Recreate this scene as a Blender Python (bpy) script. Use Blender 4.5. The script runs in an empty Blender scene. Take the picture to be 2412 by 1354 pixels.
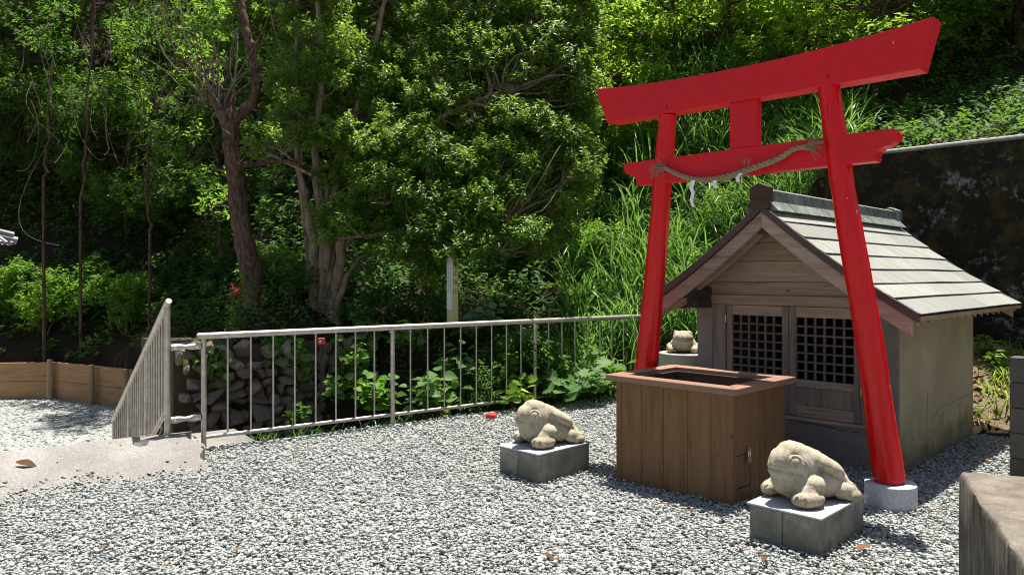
import bpy, bmesh, math, random
import numpy as np
from mathutils import Vector, Matrix, Euler
R = math.radians
rng = np.random.default_rng(7)
random.seed(7)
scene = bpy.context.scene
COL = scene.collection

# ---------------------------------------------------------------- camera, sky, sun, exposure
CAM_H, FPX, U0, V0 = 1.6, 1773.0, 1206.0, 650.0
cam_d = bpy.data.cameras.new('camera')
cam = bpy.data.objects.new('camera', cam_d); COL.objects.link(cam)
cam.location = (0, 0, CAM_H)
cam.rotation_euler = (R(90), 0, R(45))
cam_d.lens = 36.0 * FPX / 2412.0
cam_d.shift_y = -27.0 / 2412.0
cam_d.clip_start, cam_d.clip_end = 0.05, 2000
scene.camera = cam

SUN_TO = Vector((0.05, -0.235, -1.0)).normalized()
world = bpy.data.worlds.new('World'); scene.world = world
world.use_nodes = True
wn = world.node_tree
sky = wn.nodes.new('ShaderNodeTexSky'); sky.sky_type = 'NISHITA'; sky.sun_disc = False
sun_dir = -SUN_TO
sky.sun_elevation = math.asin(sun_dir.z)
sky.sun_rotation = math.atan2(sun_dir.x, sun_dir.y)
sky.air_density = 1.0; sky.dust_density = 1.5; sky.ozone_density = 0.6
bg = wn.nodes['Background']; bg.inputs['Strength'].default_value = 0.065
wn.links.new(sky.outputs[0], bg.inputs['Color'])
sun_d = bpy.data.lights.new('sun', 'SUN'); sun_d.energy = 5.0; sun_d.angle = R(0.53); sun_d.color = (1.0, 0.955, 0.88)
sun = bpy.data.objects.new('sun', sun_d); COL.objects.link(sun)
sun.rotation_euler = SUN_TO.to_track_quat('-Z', 'Y').to_euler(); sun.location = (0, 0, 30)
vs = scene.view_settings
vs.view_transform = 'Standard'; vs.look = 'None'; vs.exposure = 1.02; vs.gamma = 1.0; vs.use_curve_mapping = False
scene.cycles.max_bounces = 8; scene.cycles.diffuse_bounces = 4; scene.cycles.glossy_bounces = 3
scene.cycles.transmission_bounces = 5; scene.cycles.use_denoising = True
scene.cycles.sample_clamp_indirect = 6.0
scene.cycles.pixel_filter_type = 'BLACKMAN_HARRIS'; scene.cycles.filter_width = 1.05

# ---------------------------------------------------------------- geometry of the view, used to set things at true distances
S2 = math.sqrt(0.5)
def ud(u, d):                                   # column u of the photo, d metres ahead -> ground plan
    l = d * (u - U0) / FPX
    return (-S2 * d + S2 * l, S2 * d + S2 * l)
def pd(u, v, d):
    x, y = ud(u, d)
    return Vector((x, y, CAM_H - (v - V0) / FPX * d))
def pz(u, v, z=0.0):
    return pd(u, v, FPX * (CAM_H - z) / (v - V0))

FP0 = np.array([-6.987, 2.927]); FT = np.array([0.155, 0.988]); FN = np.array([-0.988, 0.155])
def fence_pt(t, o=0.0):
    p = FP0 + FT * t + FN * o
    return float(p[0]), float(p[1])
LOT = -0.95
def sstep(a, b, x):
    t = np.clip((x - a) / (b - a), 0, 1); return t * t * (3 - 2 * t)
def hz(x, y):                                   # height of the hillside
    x = np.asarray(x, float); y = np.asarray(y, float)
    o = (x - FP0[0]) * FN[0] + (y - FP0[1]) * FN[1]
    t = (x - FP0[0]) * FT[0] + (y - FP0[1]) * FT[1]
    fa = 0.80 + 0.36 * (o - 2.1) + 0.60 * np.maximum(o - 4.4, 0)
    fk = (x + 8.89) * 0.49 + (y - 3.77) * 0.87
    fa = np.minimum(fa, -1.5 + (fk + 0.12) * 8.0)
    fa = np.where(o > 2.15, fa, -1.5)
    fs_ = np.minimum(-0.45 + (o - 0.10) * 0.66, 0.80) * 1.0
    fs_ = np.where(o > 0.08, np.minimum(fs_, -1.5 + (t - 2.15) * 2.6), -1.5)
    fa = np.maximum(fa, fs_)
    w = sstep(-5.6, -4.3, x)
    fl = (y - 8.9) * 1.0
    fr = np.where(y < 10.3, (y - 8.75) * 0.5, np.where(y < 10.66, 0.8, 3.05 + (y - 10.66) * 0.40))
    fb = fl * (1 - w) + fr * w
    f1 = (x + 17.84) * -0.77 + (y - 4.36) * 0.63
    f2 = (x + 17.84) * -0.28 + (y - 4.36) * 0.96
    f1 = np.where(f1 > 0.32, -0.35 + f1 * 0.75 + np.maximum(f1 - 3, 0) * 0.35, -1.5)
    f2 = np.where(f2 > 0.32, -0.35 + f2 * 0.75 + np.maximum(f2 - 3, 0) * 0.35, np.maximum(-1.05 + f2 * 0.9, -1.5))
    z = np.maximum(np.maximum(fa, fb), np.maximum(f1, f2))
    z = z + np.where(z > -1.0, 0.10 * np.sin(x * 1.7 + y * 0.6) * np.sin(y * 1.3 - x * 0.4), 0)
    return np.clip(z, -1.5, 17)

# ---------------------------------------------------------------- mesh helpers
class MB:
    def __init__(s): s.v = []; s.f = []
    def add(s, vs_, fs):
        b = len(s.v); s.v += [tuple(p) for p in vs_]; s.f += [tuple(i + b for i in f) for f in fs]; return s
    def box(s, x0, x1, y0, y1, z0, z1):
        return s.add([(x0,y0,z0),(x1,y0,z0),(x1,y1,z0),(x0,y1,z0),(x0,y0,z1),(x1,y0,z1),(x1,y1,z1),(x0,y1,z1)],
                     [(0,3,2,1),(4,5,6,7),(0,1,5,4),(1,2,6,5),(2,3,7,6),(3,0,4,7)])
    def tube(s, pts, rad, n=8, caps=True):
        pts = [Vector(p) for p in pts]
        if not hasattr(rad, '__len__'): rad = [rad] * len(pts)
        vs_, fs = [], []
        up = None
        for i, p in enumerate(pts):
            a = pts[max(i - 1, 0)]; c = pts[min(i + 1, len(pts) - 1)]
            d = (c - a)
            d = d.normalized() if d.length > 1e-9 else Vector((0, 0, 1))
            if up is None:
                up = Vector((1, 0, 0)) if abs(d.x) < 0.8 else Vector((0, 1, 0))
            e1 = (up - d * up.dot(d)).normalized(); up = e1; e2 = d.cross(e1)
            for k in range(n):
                an = 2 * math.pi * k / n
                vs_.append(p + (e1 * math.cos(an) + e2 * math.sin(an)) * rad[i])
        for i in range(len(pts) - 1):
            for k in range(n):
                k2 = (k + 1) % n
                fs.append((i*n+k, i*n+k2, (i+1)*n+k2, (i+1)*n+k))
        if caps:
            fs.append(tuple(range(n - 1, -1, -1))); fs.append(tuple((len(pts)-1)*n + k for k in range(n)))
        return s.add(vs_, fs)
    def prism_y(s, poly, y0, y1):               # poly: (x, z) counter-clockwise seen from -y
        n = len(poly)
        vs_ = [(x, y0, z) for x, z in poly] + [(x, y1, z) for x, z in poly]
        fs = [tuple(range(n)), tuple(range(2*n-1, n-1, -1))]
        fs += [(k, k + n, (k+1) % n + n, (k+1) % n) for k in range(n)]
        return s.add(vs_, fs)
    def prism_z(s, poly, z0, z1):
        n = len(poly)
        vs_ = [(x, y, z0) for x, y in poly] + [(x, y, z1) for x, y in poly]
        fs = [tuple(range(n-1, -1, -1)), tuple(range(n, 2*n))]
        fs += [(k, (k+1) % n, (k+1) % n + n, k + n) for k in range(n)]
        return s.add(vs_, fs)
    def mesh(s, name, smooth=False):
        m = bpy.data.meshes.new(name); m.from_pydata(s.v, [], s.f); m.validate()
        bm = bmesh.new(); bm.from_mesh(m); bmesh.ops.recalc_face_normals(bm, faces=bm.faces); bm.to_mesh(m); bm.free()
        if smooth: shade(m)
        return m
def shade(m, angle=40):
    m.polygons.foreach_set('use_smooth', [True] * len(m.polygons))
    try: m.set_sharp_from_angle(angle=R(angle))
    except Exception: pass
    return m
def bev(m, w, seg=1):
    bm = bmesh.new(); bm.from_mesh(m)
    es = [e for e in bm.edges if len(e.link_faces) == 2 and e.calc_face_angle(0) > 0.6]
    bmesh.ops.bevel(bm, geom=es, offset=w, segments=seg, affect='EDGES', profile=0.6, clamp_overlap=True)
    bm.to_mesh(m); bm.free(); return m
def bboxm(name, x0, x1, y0, y1, z0, z1, b=0.003):
    return bev(MB().box(x0, x1, y0, y1, z0, z1).mesh(name), b)
def np_mesh(name, V, T, rnd=None, smooth=False):  # V (n,3), T (m,3) triangles
    m = bpy.data.meshes.new(name)
    m.vertices.add(len(V)); m.vertices.foreach_set('co', np.ascontiguousarray(V, np.float32).ravel())
    m.loops.add(len(T) * 3); m.loops.foreach_set('vertex_index', np.ascontiguousarray(T, np.int32).ravel())
    m.polygons.add(len(T)); m.polygons.foreach_set('loop_start', np.arange(0, len(T) * 3, 3, dtype=np.int32))
    if smooth: m.polygons.foreach_set('use_smooth', np.ones(len(T), bool))
    m.update(calc_edges=True)
    if rnd is not None:
        a = m.attributes.new('rnd', 'FLOAT', 'POINT'); a.data.foreach_set('value', np.ascontiguousarray(rnd, np.float32))
    return m

def link(name, mesh, mat, loc=None, rot=None, scale=None):
    o = bpy.data.objects.new(name, mesh); COL.objects.link(o)
    if mat is not None and mesh is not None and not mesh.materials: mesh.materials.append(mat)
    if loc is not None: o.location = loc
    if rot is not None: o.rotation_euler = rot
    if scale is not None: o.scale = scale if hasattr(scale, '__len__') else (scale,) * 3
    return o
def tag(o, label, cat, group=None):
    o['label'] = label; o['category'] = cat
    if group: o['group'] = group
    return o
def thing(name, label, cat, loc, group=None):
    o = bpy.data.objects.new(name, None); COL.objects.link(o); o.location = loc; o.empty_display_size = 0.1
    return tag(o, label, cat, group)
def part(name, mesh, mat, parent, loc=None, rot=None, scale=None):   # loc and rot are in world terms
    o = link(name, mesh, mat, loc, rot, scale)
    o.parent = parent
    o.matrix_parent_inverse = Matrix.Translation(parent.location).inverted() if parent.type == 'EMPTY' else Matrix.Identity(4)
    return o
def top(name, mesh, mat, label, cat, group=None, loc=None, rot=None, scale=None):
    return tag(link(name, mesh, mat, loc, rot, scale), label, cat, group)
def struct(name, mesh, mat):
    o = link(name, mesh, mat); o['kind'] = 'structure'; return o
def stuff(name, mesh, mat, label, cat):
    o = link(name, mesh, mat); o['kind'] = 'stuff'; return tag(o, label, cat)
def evalmesh(o):
    dg = bpy.context.evaluated_depsgraph_get()
    m = bpy.data.meshes.new_from_object(o.evaluated_get(dg)); return m

# ---------------------------------------------------------------- materials
class G:
    def __init__(s, name):
        s.m = bpy.data.materials.new(name); s.m.use_nodes = True
        s.nt = s.m.node_tree; s.b = s.nt.nodes['Principled BSDF']; s.out = s.nt.nodes['Material Output']
    def n(s, t, **k):
        n = s.nt.nodes.new(t)
        for a, b in k.items(): setattr(n, a, b)
        return n
    def put(s, sock, v):
        if isinstance(v, bpy.types.NodeSocket): s.nt.links.new(v, sock)
        elif isinstance(v, (tuple, list)) and len(v) == 3 and sock.type == 'RGBA': sock.default_value = (*v, 1)
        else: sock.default_value = v
    def co(s, scale=(1, 1, 1), rnd=True, gen=False):
        tc = s.n('ShaderNodeTexCoord'); mp = s.n('ShaderNodeMapping')
        s.put(mp.inputs['Vector'], tc.outputs['Generated' if gen else 'Object']); mp.inputs['Scale'].default_value = scale
        if rnd:
            oi = s.n('ShaderNodeObjectInfo'); ml = s.n('ShaderNodeMath', operation='MULTIPLY')
            s.put(ml.inputs[0], oi.outputs['Random']); ml.inputs[1].default_value = 57.0
            s.put(mp.inputs['Location'], ml.outputs[0])
        return mp.outputs[0]
    def geo(s):
        return s.n('ShaderNodeNewGeometry').outputs['Position']
    def noise(s, vec, scale, detail=4, rough=0.55, dist=0.0):
        n = s.n('ShaderNodeTexNoise'); s.put(n.inputs['Vector'], vec); n.inputs['Scale'].default_value = scale
        n.inputs['Detail'].default_value = detail; n.inputs['Roughness'].default_value = rough; n.inputs['Distortion'].default_value = dist
        return n.outputs['Fac']
    def vor(s, vec, scale, out='Distance', feature='F1'):
        n = s.n('ShaderNodeTexVoronoi', feature=feature); s.put(n.inputs['Vector'], vec); n.inputs['Scale'].default_value = scale
        return n.outputs[out]
    def ramp(s, fac, stops, interp='LINEAR'):
        n = s.n('ShaderNodeValToRGB'); cr = n.color_ramp; cr.interpolation = interp
        while len(cr.elements) < len(stops): cr.elements.new(0.5)
        for e, (p, c) in zip(cr.elements, stops):
            e.position = p; e.color = (*c, 1) if hasattr(c, '__len__') else (c, c, c, 1)
        s.put(n.inputs['Fac'], fac); return n.outputs['Color']
    def mix(s, fac, a, b, mode='MIX'):
        n = s.n('ShaderNodeMix', data_type='RGBA', blend_type=mode)
        s.put(n.inputs['Factor'], fac); s.put(n.inputs[6], a); s.put(n.inputs[7], b); return n.outputs[2]
    def math(s, op, a, b=0.0):
        n = s.n('ShaderNodeMath', operation=op); s.put(n.inputs[0], a); s.put(n.inputs[1], b); return n.outputs[0]
    def attr(s, name='rnd'):
        return s.n('ShaderNodeAttribute', attribute_name=name).outputs['Fac']
    def orand(s): return s.n('ShaderNodeObjectInfo').outputs['Random']
    def sepz(s, v):
        n = s.n('ShaderNodeSeparateXYZ'); s.put(n.inputs[0], v); return n.outputs
    def bump(s, h, strength=0.4, dist=0.01, normal=None):
        n = s.n('ShaderNodeBump'); n.inputs['Strength'].default_value = strength; n.inputs['Distance'].default_value = dist
        s.put(n.inputs['Height'], h)
        if normal is not None: s.put(n.inputs['Normal'], normal)
        return n.outputs[0]
    def done(s, col, rough=0.7, spec=0.4, metal=0.0, normal=None):
        s.put(s.b.inputs['Base Color'], col); s.put(s.b.inputs['Roughness'], rough)
        s.put(s.b.inputs['Specular IOR Level'], spec); s.put(s.b.inputs['Metallic'], metal)
        if normal is not None: s.put(s.b.inputs['Normal'], normal)
        return s.m

def wood(name, axis, dark, mid, light, rough=0.75, grain=1.0, knots=True, spec=0.25):
    g = G(name); sc = [14, 14, 14]; sc[axis] = 1.0
    v = g.co(tuple(sc))
    a = g.noise(v, 1.6 * grain, 5, 0.6, 0.5); b = g.noise(v, 7.0 * grain, 3, 0.6, 0.2)
    f = g.math('ADD', g.math('MULTIPLY', a, 0.7), g.math('MULTIPLY', b, 0.3))
    c = g.ramp(f, [(0.34, dark), (0.5, mid), (0.66, light)])
    # boards differ in tone
    c = g.mix(0.55, c, g.mix(g.orand(), tuple(x * 0.72 for x in mid), tuple(min(1, x * 1.3) for x in mid)), 'MIX')
    c = g.mix(g.ramp(f, [(0.3, 0.40), (0.44, 0.0)]), c, dark)
    if knots:
        sk = [2.6, 2.6, 2.6]; sk[axis] = 1.5
        k = g.vor(g.co(tuple(sk)), 1.5)
        c = g.mix(g.ramp(k, [(0.025, 0.8), (0.075, 0.0)]), c, tuple(x * 0.5 for x in dark))
    big = g.noise(g.geo(), 2.2, 3)
    c = g.mix(g.ramp(big, [(0.35, 0.22), (0.6, 0.0)]), c, tuple(x * 0.6 for x in mid))
    return g.done(c, rough, spec, 0, g.bump(f, 0.35, 0.006))
BOXW_Z = wood('stained_box_wood_upright', 2, (.070,.034,.013), (.175,.094,.040), (.24,.138,.064), 0.6)
BOXW_X = wood('stained_box_wood_along', 0, (.15,.078,.050), (.27,.155,.102), (.36,.22,.15), 0.6)
BOXW_Y = wood('stained_box_wood_across', 1, (.15,.078,.050), (.27,.155,.102), (.36,.22,.15), 0.6)
BOXW_IN = wood('shade_darkened_box_wood', 0, (.03,.016,.010), (.075,.04,.026), (.11,.062,.04), 0.7)  # box wood darkened: shade of the open recess is put into its colour
OLD_X = wood('weathered_shrine_wood_along', 0, (.10,.070,.048), (.34,.25,.18), (.50,.40,.31), 0.85, 1.3)
OLD_Z = wood('weathered_shrine_wood_upright', 2, (.075,.057,.045), (.22,.172,.138), (.35,.29,.24), 0.85, 1.3)
OLD_D = wood('weathered_barge_wood', 0, (.10,.07,.05), (.32,.24,.185), (.50,.41,.34), 0.85, 1.2)
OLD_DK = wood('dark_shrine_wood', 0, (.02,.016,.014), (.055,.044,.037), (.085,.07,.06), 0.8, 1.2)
RAFT = wood('pale_rafter_wood', 0, (.16,.10,.055), (.30,.20,.115), (.40,.28,.17), 0.8, 1.0, False)
PLANKW = wood('new_cedar_plank_wood', 0, (.17,.085,.038), (.38,.215,.105), (.48,.31,.17), 0.8, 0.8)
LOGW = wood('peeled_log_wood', 2, (.16,.115,.06), (.31,.235,.13), (.42,.33,.20), 0.8, 1.0)

def concrete(name, a, b, stain, grit=140.0, rough=0.92, moss=None):
    g = G(name); v = g.co()
    n1 = g.noise(v, 3.0, 6, 0.65); n2 = g.noise(v, grit, 2, 0.6); n3 = g.noise(v, 1.1, 4, 0.6, 0.6)
    c = g.mix(g.ramp(n1, [(0.3, 0.0), (0.7, 1.0)]), a, b)
    c = g.mix(g.ramp(n3, [(0.42, 0.75), (0.62, 0.0)]), c, stain)
    sp = g.vor(v, grit * 0.8)
    c = g.mix(g.ramp(n2, [(0.36, 0.42), (0.5, 0.0)]), c, tuple(x * 0.55 for x in a))
    c = g.mix(g.ramp(n2, [(0.60, 0.0), (0.70, 0.38)]), c, tuple(min(1, x * 1.6) for x in b))
    if moss is not None:
        z = g.sepz(g.geo())[2]
        mz = g.math('SUBTRACT', g.noise(v, 5.0, 5, 0.7), g.math('MULTIPLY', z, 0.9))
        c = g.mix(g.ramp(mz, [(0.2, 0.0), (0.5, 0.75)]), c, moss)
    h = g.math('ADD', g.math('MULTIPLY', n2, 0.6), g.math('MULTIPLY', n1, 0.6))
    return g.done(c, rough, 0.2, 0, g.bump(h, 0.5, 0.006))
WALLC = concrete('olive_mortar_wall', (.31,.25,.155), (.385,.32,.205), (.245,.20,.12), 150, moss=(.10,.10,.05))
WALLF = concrete('grey_mortar_front', (.20,.178,.158), (.27,.242,.215), (.145,.128,.112), 110)
BLOCKC = concrete('grey_concrete_block', (.31,.285,.24), (.39,.36,.31), (.235,.215,.175), 120, moss=(.10,.10,.07))
PLINTH = concrete('pale_concrete_plinth', (.46,.47,.47), (.55,.56,.56), (.38,.39,.39), 60)
BACKPED = concrete('buff_concrete_drum', (.33,.33,.27), (.42,.42,.35), (.27,.26,.20), 80)
SLABC = concrete('bleached_concrete_slab', (.25,.232,.212), (.325,.305,.282), (.185,.17,.155), 60)
OLDC = concrete('aged_concrete_block', (.22,.205,.185), (.36,.345,.32), (.13,.12,.10), 70)
BLOCKD = concrete('dark_concrete_block', (.11,.10,.088), (.15,.138,.12), (.08,.072,.06), 120)
STEPC = concrete('stair_concrete', (.30,.29,.27), (.38,.37,.35), (.22,.21,.19), 70)

def retaining():
    g = G('moss_blackened_concrete'); v = g.geo()
    n1 = g.noise(v, 0.9, 9, 0.72, 0.5); n2 = g.noise(v, 14.0, 9, 0.8); n3 = g.noise(v, 60.0, 3)
    c = g.mix(n3, (.12,.117,.11), (.20,.196,.185))
    k = g.math('ADD', g.math('MULTIPLY', n1, 0.75), g.math('MULTIPLY', n2, 0.35))
    c = g.mix(g.ramp(k, [(0.59, 1.0), (0.64, 0.0)]), c, (.016,.014,.009))
    moss = g.noise(v, 3.5, 5, 0.7)
    c = g.mix(g.ramp(g.math('MULTIPLY', moss, g.ramp(k, [(0.58, 1.0), (0.64, 0.0)])), [(0.48, 0.0), (0.62, 0.9)]), c, (.050,.042,.014))
    return g.done(c, 0.95, 0.15, 0, g.bump(g.math('ADD', n2, n3), 0.5, 0.012))
RETW = retaining()

def red_paint():
    g = G('vermilion_paint'); v = g.co((1, 6, 6)); v2 = g.co()
    gr = g.noise(v, 9.0, 5, 0.65, 0.3); fine = g.noise(v2, 55, 3)
    c = g.mix(g.ramp(gr, [(0.35, 0.0), (0.7, 1.0)]), (.56,.004,.010), (.66,.007,.015))
    chip = g.math('MULTIPLY', g.ramp(g.noise(g.co((9, 9, 3)), 2.6, 3, 0.6), [(0.755, 0.0), (0.765, 1.0)]), g.ramp(g.noise(v2, 1.7, 2), [(0.45, 0.0), (0.55, 1.0)]))
    c = g.mix(g.ramp(g.noise(v2, 1.6, 5, .65), [(0.45, 0.0), (0.7, 0.5)]), c, (.46,.012,.018))
    c = g.mix(chip, c, (.55,.45,.34))
    dk = g.ramp(g.noise(g.co((2, 2, 12)), 2.0, 4), [(0.68, 0.0), (0.76, 0.7)])
    c = g.mix(dk, c, (.20,.003,.006))
    return g.done(c, g.ramp(fine, [(0.3, 0.40), (0.7, 0.52)]), 0.3, 0, g.bump(g.math('ADD', gr, g.math('MULTIPLY', fine, 0.25)), 0.22, 0.006))
RED = red_paint()
def red_post():
    g = G('vermilion_paint_on_posts'); v = g.co((7, 7, 0.8)); v2 = g.co()
    gr = g.noise(v, 5.0, 4, 0.6, 0.3); fine = g.noise(v2, 40, 3)
    c = g.mix(g.ramp(gr, [(0.35, 0.0), (0.7, 1.0)]), (.60,.002,.003), (.70,.004,.006))
    chip = g.math('MULTIPLY', g.ramp(g.noise(g.co((14, 14, 8)), 2.2, 4, 0.65), [(0.685, 0.0), (0.70, 1.0)]), g.ramp(g.noise(v2, 1.1, 2), [(0.50, 0.0), (0.56, 1.0)]))
    c = g.mix(chip, c, (.62,.50,.36))
    crk = g.ramp(g.noise(g.co((26, 26, 0.9)), 1.6, 3, .6), [(0.66, 0.0), (0.70, 0.8)])
    c = g.mix(crk, c, (.16,.002,.003))
    zb = g.math('SUBTRACT', g.noise(v2, 9, 4), g.math('MULTIPLY', g.sepz(g.geo())[2], 1.6))
    c = g.mix(g.ramp(zb, [(0.05, 0.0), (0.5, 0.55)]), c, (.20,.03,.015))
    return g.done(c, 0.30, 0.38, 0, g.bump(g.math('ADD', gr, g.math('MULTIPLY', fine, 0.2)), 0.25, 0.008))
REDP = red_post()

def steel():
    g = G('dulled_stainless_steel'); v = g.co()
    n = g.noise(v, 14, 5, 0.6); n2 = g.noise(v, 120, 2)
    c = g.mix(g.ramp(n, [(0.35, 0.0), (0.65, 1.0)]), (.40,.355,.315), (.56,.51,.46))
    return g.done(c, g.ramp(n2, [(0.3, 0.33), (0.7, 0.5)]), 0.5, 0.75, g.bump(n2, 0.06, 0.002))
STEEL = steel()
def copper():
    g = G('verdigris_roof_sheet'); v = g.co((1.2, 5, 1.2)); w = g.geo()
    n = g.noise(v, 3.0, 5, 0.6); n2 = g.noise(w, 22, 4, 0.6)
    c = g.mix(g.ramp(n, [(0.36, 0.0), (0.64, 1.0)]), (.30,.295,.26), (.415,.408,.362))
    c = g.mix(g.ramp(n2, [(0.3, 0.5), (0.5, 0.0)]), c, (.215,.228,.205))
    c = g.mix(g.math('MULTIPLY', g.orand(), 0.75), c, (.225,.232,.205))
    c = g.mix(g.ramp(g.noise(g.co((1, 9, 1)), 2.2, 4, .7), [(0.56, 0.0), (0.72, 0.6)]), c, (.17,.165,.135))
    return g.done(c, 0.5, 0.4, 0.08, g.bump(g.math('ADD', n, n2), 0.10, 0.006))
ROOF = copper()
def ridgec():
    g = G('green_stained_copper'); v = g.co((3, 3, 0.7)); n = g.noise(v, 6.0, 5, 0.65)
    c = g.ramp(n, [(0.30, (.06,.06,.055)), (0.48, (.155,.17,.15)), (0.68, (.28,.305,.27))])
    return g.done(c, 0.55, 0.4, 0.1, g.bump(n, 0.15, 0.004))
RIDGE = ridgec()
def plain(name, c, rough=0.6, spec=0.4, metal=0.0, var=0.25, sc=20.0):
    g = G(name); n = g.noise(g.co(), sc, 4)
    return g.done(g.mix(n, tuple(x * (1 - var) for x in c), tuple(min(1, x * (1 + var)) for x in c)), rough, spec, metal, g.bump(n, 0.12, 0.003))
VERGE = plain('brown_verge_metal', (.060,.043,.040), 0.55)
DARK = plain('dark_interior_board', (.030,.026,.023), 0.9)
BLACKP = plain('black_plastic', (.018,.018,.020), 0.5)
GREYP = plain('grey_plastic_sheet', (.26,.27,.31), 0.5)
WHITEP = plain('white_pvc', (.52,.52,.50), 0.5, var=0.15)
TILEP = plain('grey_white_tile', (.40,.40,.405), 0.55, var=0.12)
RUST = plain('rusty_iron', (.17,.065,.03), 0.85)
BRASS = plain('brass', (.60,.42,.20), 0.35, 0.5, 0.85, 0.15)
CHROME = plain('chrome_steel', (.62,.61,.60), 0.25, 0.5, 0.95, 0.1)
PAPER = plain('white_paper', (.80,.79,.80), 0.8, 0.2, 0, 0.04)
REDPL = plain('red_plastic', (.52,.035,.022), 0.45, var=0.12)
INK = plain('black_ink', (.02,.02,.02), 0.7)
POSTW = plain('white_painted_post', (.62,.61,.60), 0.6, var=0.08)
POSTY = plain('lichen_yellowed_post', (.46,.43,.20), 0.7, var=0.2, sc=35)
CLOTHB = plain('faded_blue_cloth', (.035,.055,.095), 0.9)
ORNA = plain('pale_carved_wood', (.30,.27,.21), 0.8)
TILEK = plain('silver_grey_roof_tile', (.23,.22,.215), 0.5, 0.4, 0, 0.3, 9)
STRAW = plain('dry_straw', (.27,.20,.12), 0.85, 0.2, 0, 0.5, 60)
CORDM = plain('pale_cord', (.55,.47,.43), 0.8)
JOINT = plain('dark_joint', (.03,.028,.025), 0.95)

def granite():
    g = G('weathered_granite'); v = g.co()
    n1 = g.noise(v, 260, 2, 0.7); n2 = g.noise(v, 9, 5, 0.6); n3 = g.noise(v, 45, 4, 0.7)
    c = g.mix(g.ramp(n2, [(0.35, 0.0), (0.65, 1.0)]), (.40,.335,.225), (.52,.455,.34))
    c = g.mix(g.ramp(n1, [(0.36, 0.75), (0.48, 0.0)]), c, (.16,.135,.10))
    c = g.mix(g.ramp(n1, [(0.58, 0.0), (0.68, 0.6)]), c, (.62,.58,.50))
    c = g.mix(g.ramp(g.noise(v, 14, 6, .75), [(0.54, 0.0), (0.66, 0.55)]), c, (.17,.15,.11))
    z = g.sepz(g.co(rnd=False))[2]
    lo = g.math('SUBTRACT', n3, g.math('MULTIPLY', z, 2.6))
    c = g.mix(g.ramp(lo, [(0.30, 0.0), (0.50, 0.7)]), c, (.24,.195,.085))
    return g.done(c, 0.92, 0.2, 0, g.bump(g.math('ADD', g.math('MULTIPLY', n1, 0.5), n3), 0.55, 0.006))
GRAN = granite()
def fieldstone():
    g = G('rubble_stone'); v = g.co(); n = g.noise(v, 5, 6, 0.65); n2 = g.noise(v, 40, 4)
    base = g.ramp(g.orand(), [(0.0, (.20,.155,.115)), (0.4, (.27,.22,.17)), (0.75, (.23,.165,.118)), (1.0, (.37,.335,.295))])
    c = g.mix(g.ramp(n, [(0.3, 0.75), (0.6, 0.0)]), base, (.15,.122,.092))
    c = g.mix(g.ramp(n2, [(0.6, 0.0), (0.75, 0.35)]), c, (.10,.115,.05))
    return g.done(c, 0.92, 0.2, 0, g.bump(g.math('ADD', n, n2), 0.6, 0.02))
FSTONE = fieldstone()
def gravelm():
    g = G('crushed_grey_stone'); r = g.attr(); v = g.geo()
    c = g.ramp(r, [(0.0, (.27,.285,.262)), (0.3, (.335,.35,.325)), (0.65, (.385,.398,.372)), (0.92, (.45,.458,.428)), (1.0, (.44,.38,.31))])
    n = g.noise(v, 90, 4, 0.6)
    c = g.mix(g.ramp(n, [(0.3, 0.28), (0.55, 0.0)]), c, (.30,.305,.29))
    return g.done(c, 0.85, 0.25, 0, g.bump(n, 0.3, 0.004))
GRAV = gravelm()
def gravel_bed():
    g = G('gravel_bed'); v = g.geo()
    d = g.vor(v, 34); cc = g.vor(v, 34, 'Color')
    rr = g.sepz(cc)[0]
    c = g.ramp(rr, [(0.0, (.20,.21,.20)), (0.5, (.34,.355,.335)), (1.0, (.48,.49,.46))])
    c = g.mix(g.ramp(d, [(0.35, 0.0), (0.62, 0.7)]), c, (.27,.28,.26))
    return g.done(c, 0.9, 0.2, 0, g.bump(g.math('SUBTRACT', 1.0, d), 1.0, 0.02))
GBED = gravel_bed()
def soil(name, a, b, leafy=0.5):
    g = G(name); v = g.geo(); n = g.noise(v, 3, 6, 0.7); n2 = g.noise(v, 28, 5, 0.7)
    c = g.mix(n, a, b)
    c = g.mix(g.ramp(n2, [(0.52, 0.0), (0.62, leafy)]), c, (.16,.11,.065))
    return g.done(c, 0.95, 0.15, 0, g.bump(g.math('ADD', n, n2), 1.0, 0.04))
SOIL = soil('dark_forest_soil', (.022,.016,.010), (.045,.033,.020), 0.12)
LITTER = soil('dry_leaf_litter_soil', (.19,.15,.085), (.33,.27,.16), 0.6)
EARTH = soil('bare_earth', (.07,.05,.03), (.15,.108,.066), 0.4)
def bark(name, a, b, c3, stretch, scale):
    g = G(name); v = g.co((scale, scale, scale / stretch), rnd=True)
    k = g.vor(v, 1.0, 'Distance', 'F1'); n = g.noise(v, 1.4, 6, 0.7); big = g.noise(g.geo(), 3, 3)
    c = g.ramp(g.math('ADD', g.math('MULTIPLY', k, 0.55), g.math('MULTIPLY', n, 0.5)), [(0.25, c3), (0.5, b), (0.8, a)])
    c = g.mix(g.ramp(big, [(0.5, 0.0), (0.7, 0.6)]), c, c3)
    return g.done(c, 0.9, 0.2, 0, g.bump(g.math('ADD', k, n), 0.8, 0.02))
BARKD = bark('dark_fissured_bark', (.030,.019,.015), (.095,.055,.038), (.16,.108,.08), 3.0, 26)
BARKP = bark('smooth_grey_brown_bark', (.10,.072,.048), (.215,.160,.112), (.30,.24,.18), 4.0, 18)
BARKT = bark('twig_bark', (.09,.07,.045), (.16,.125,.085), (.21,.17,.12), 5.0, 20)

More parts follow.
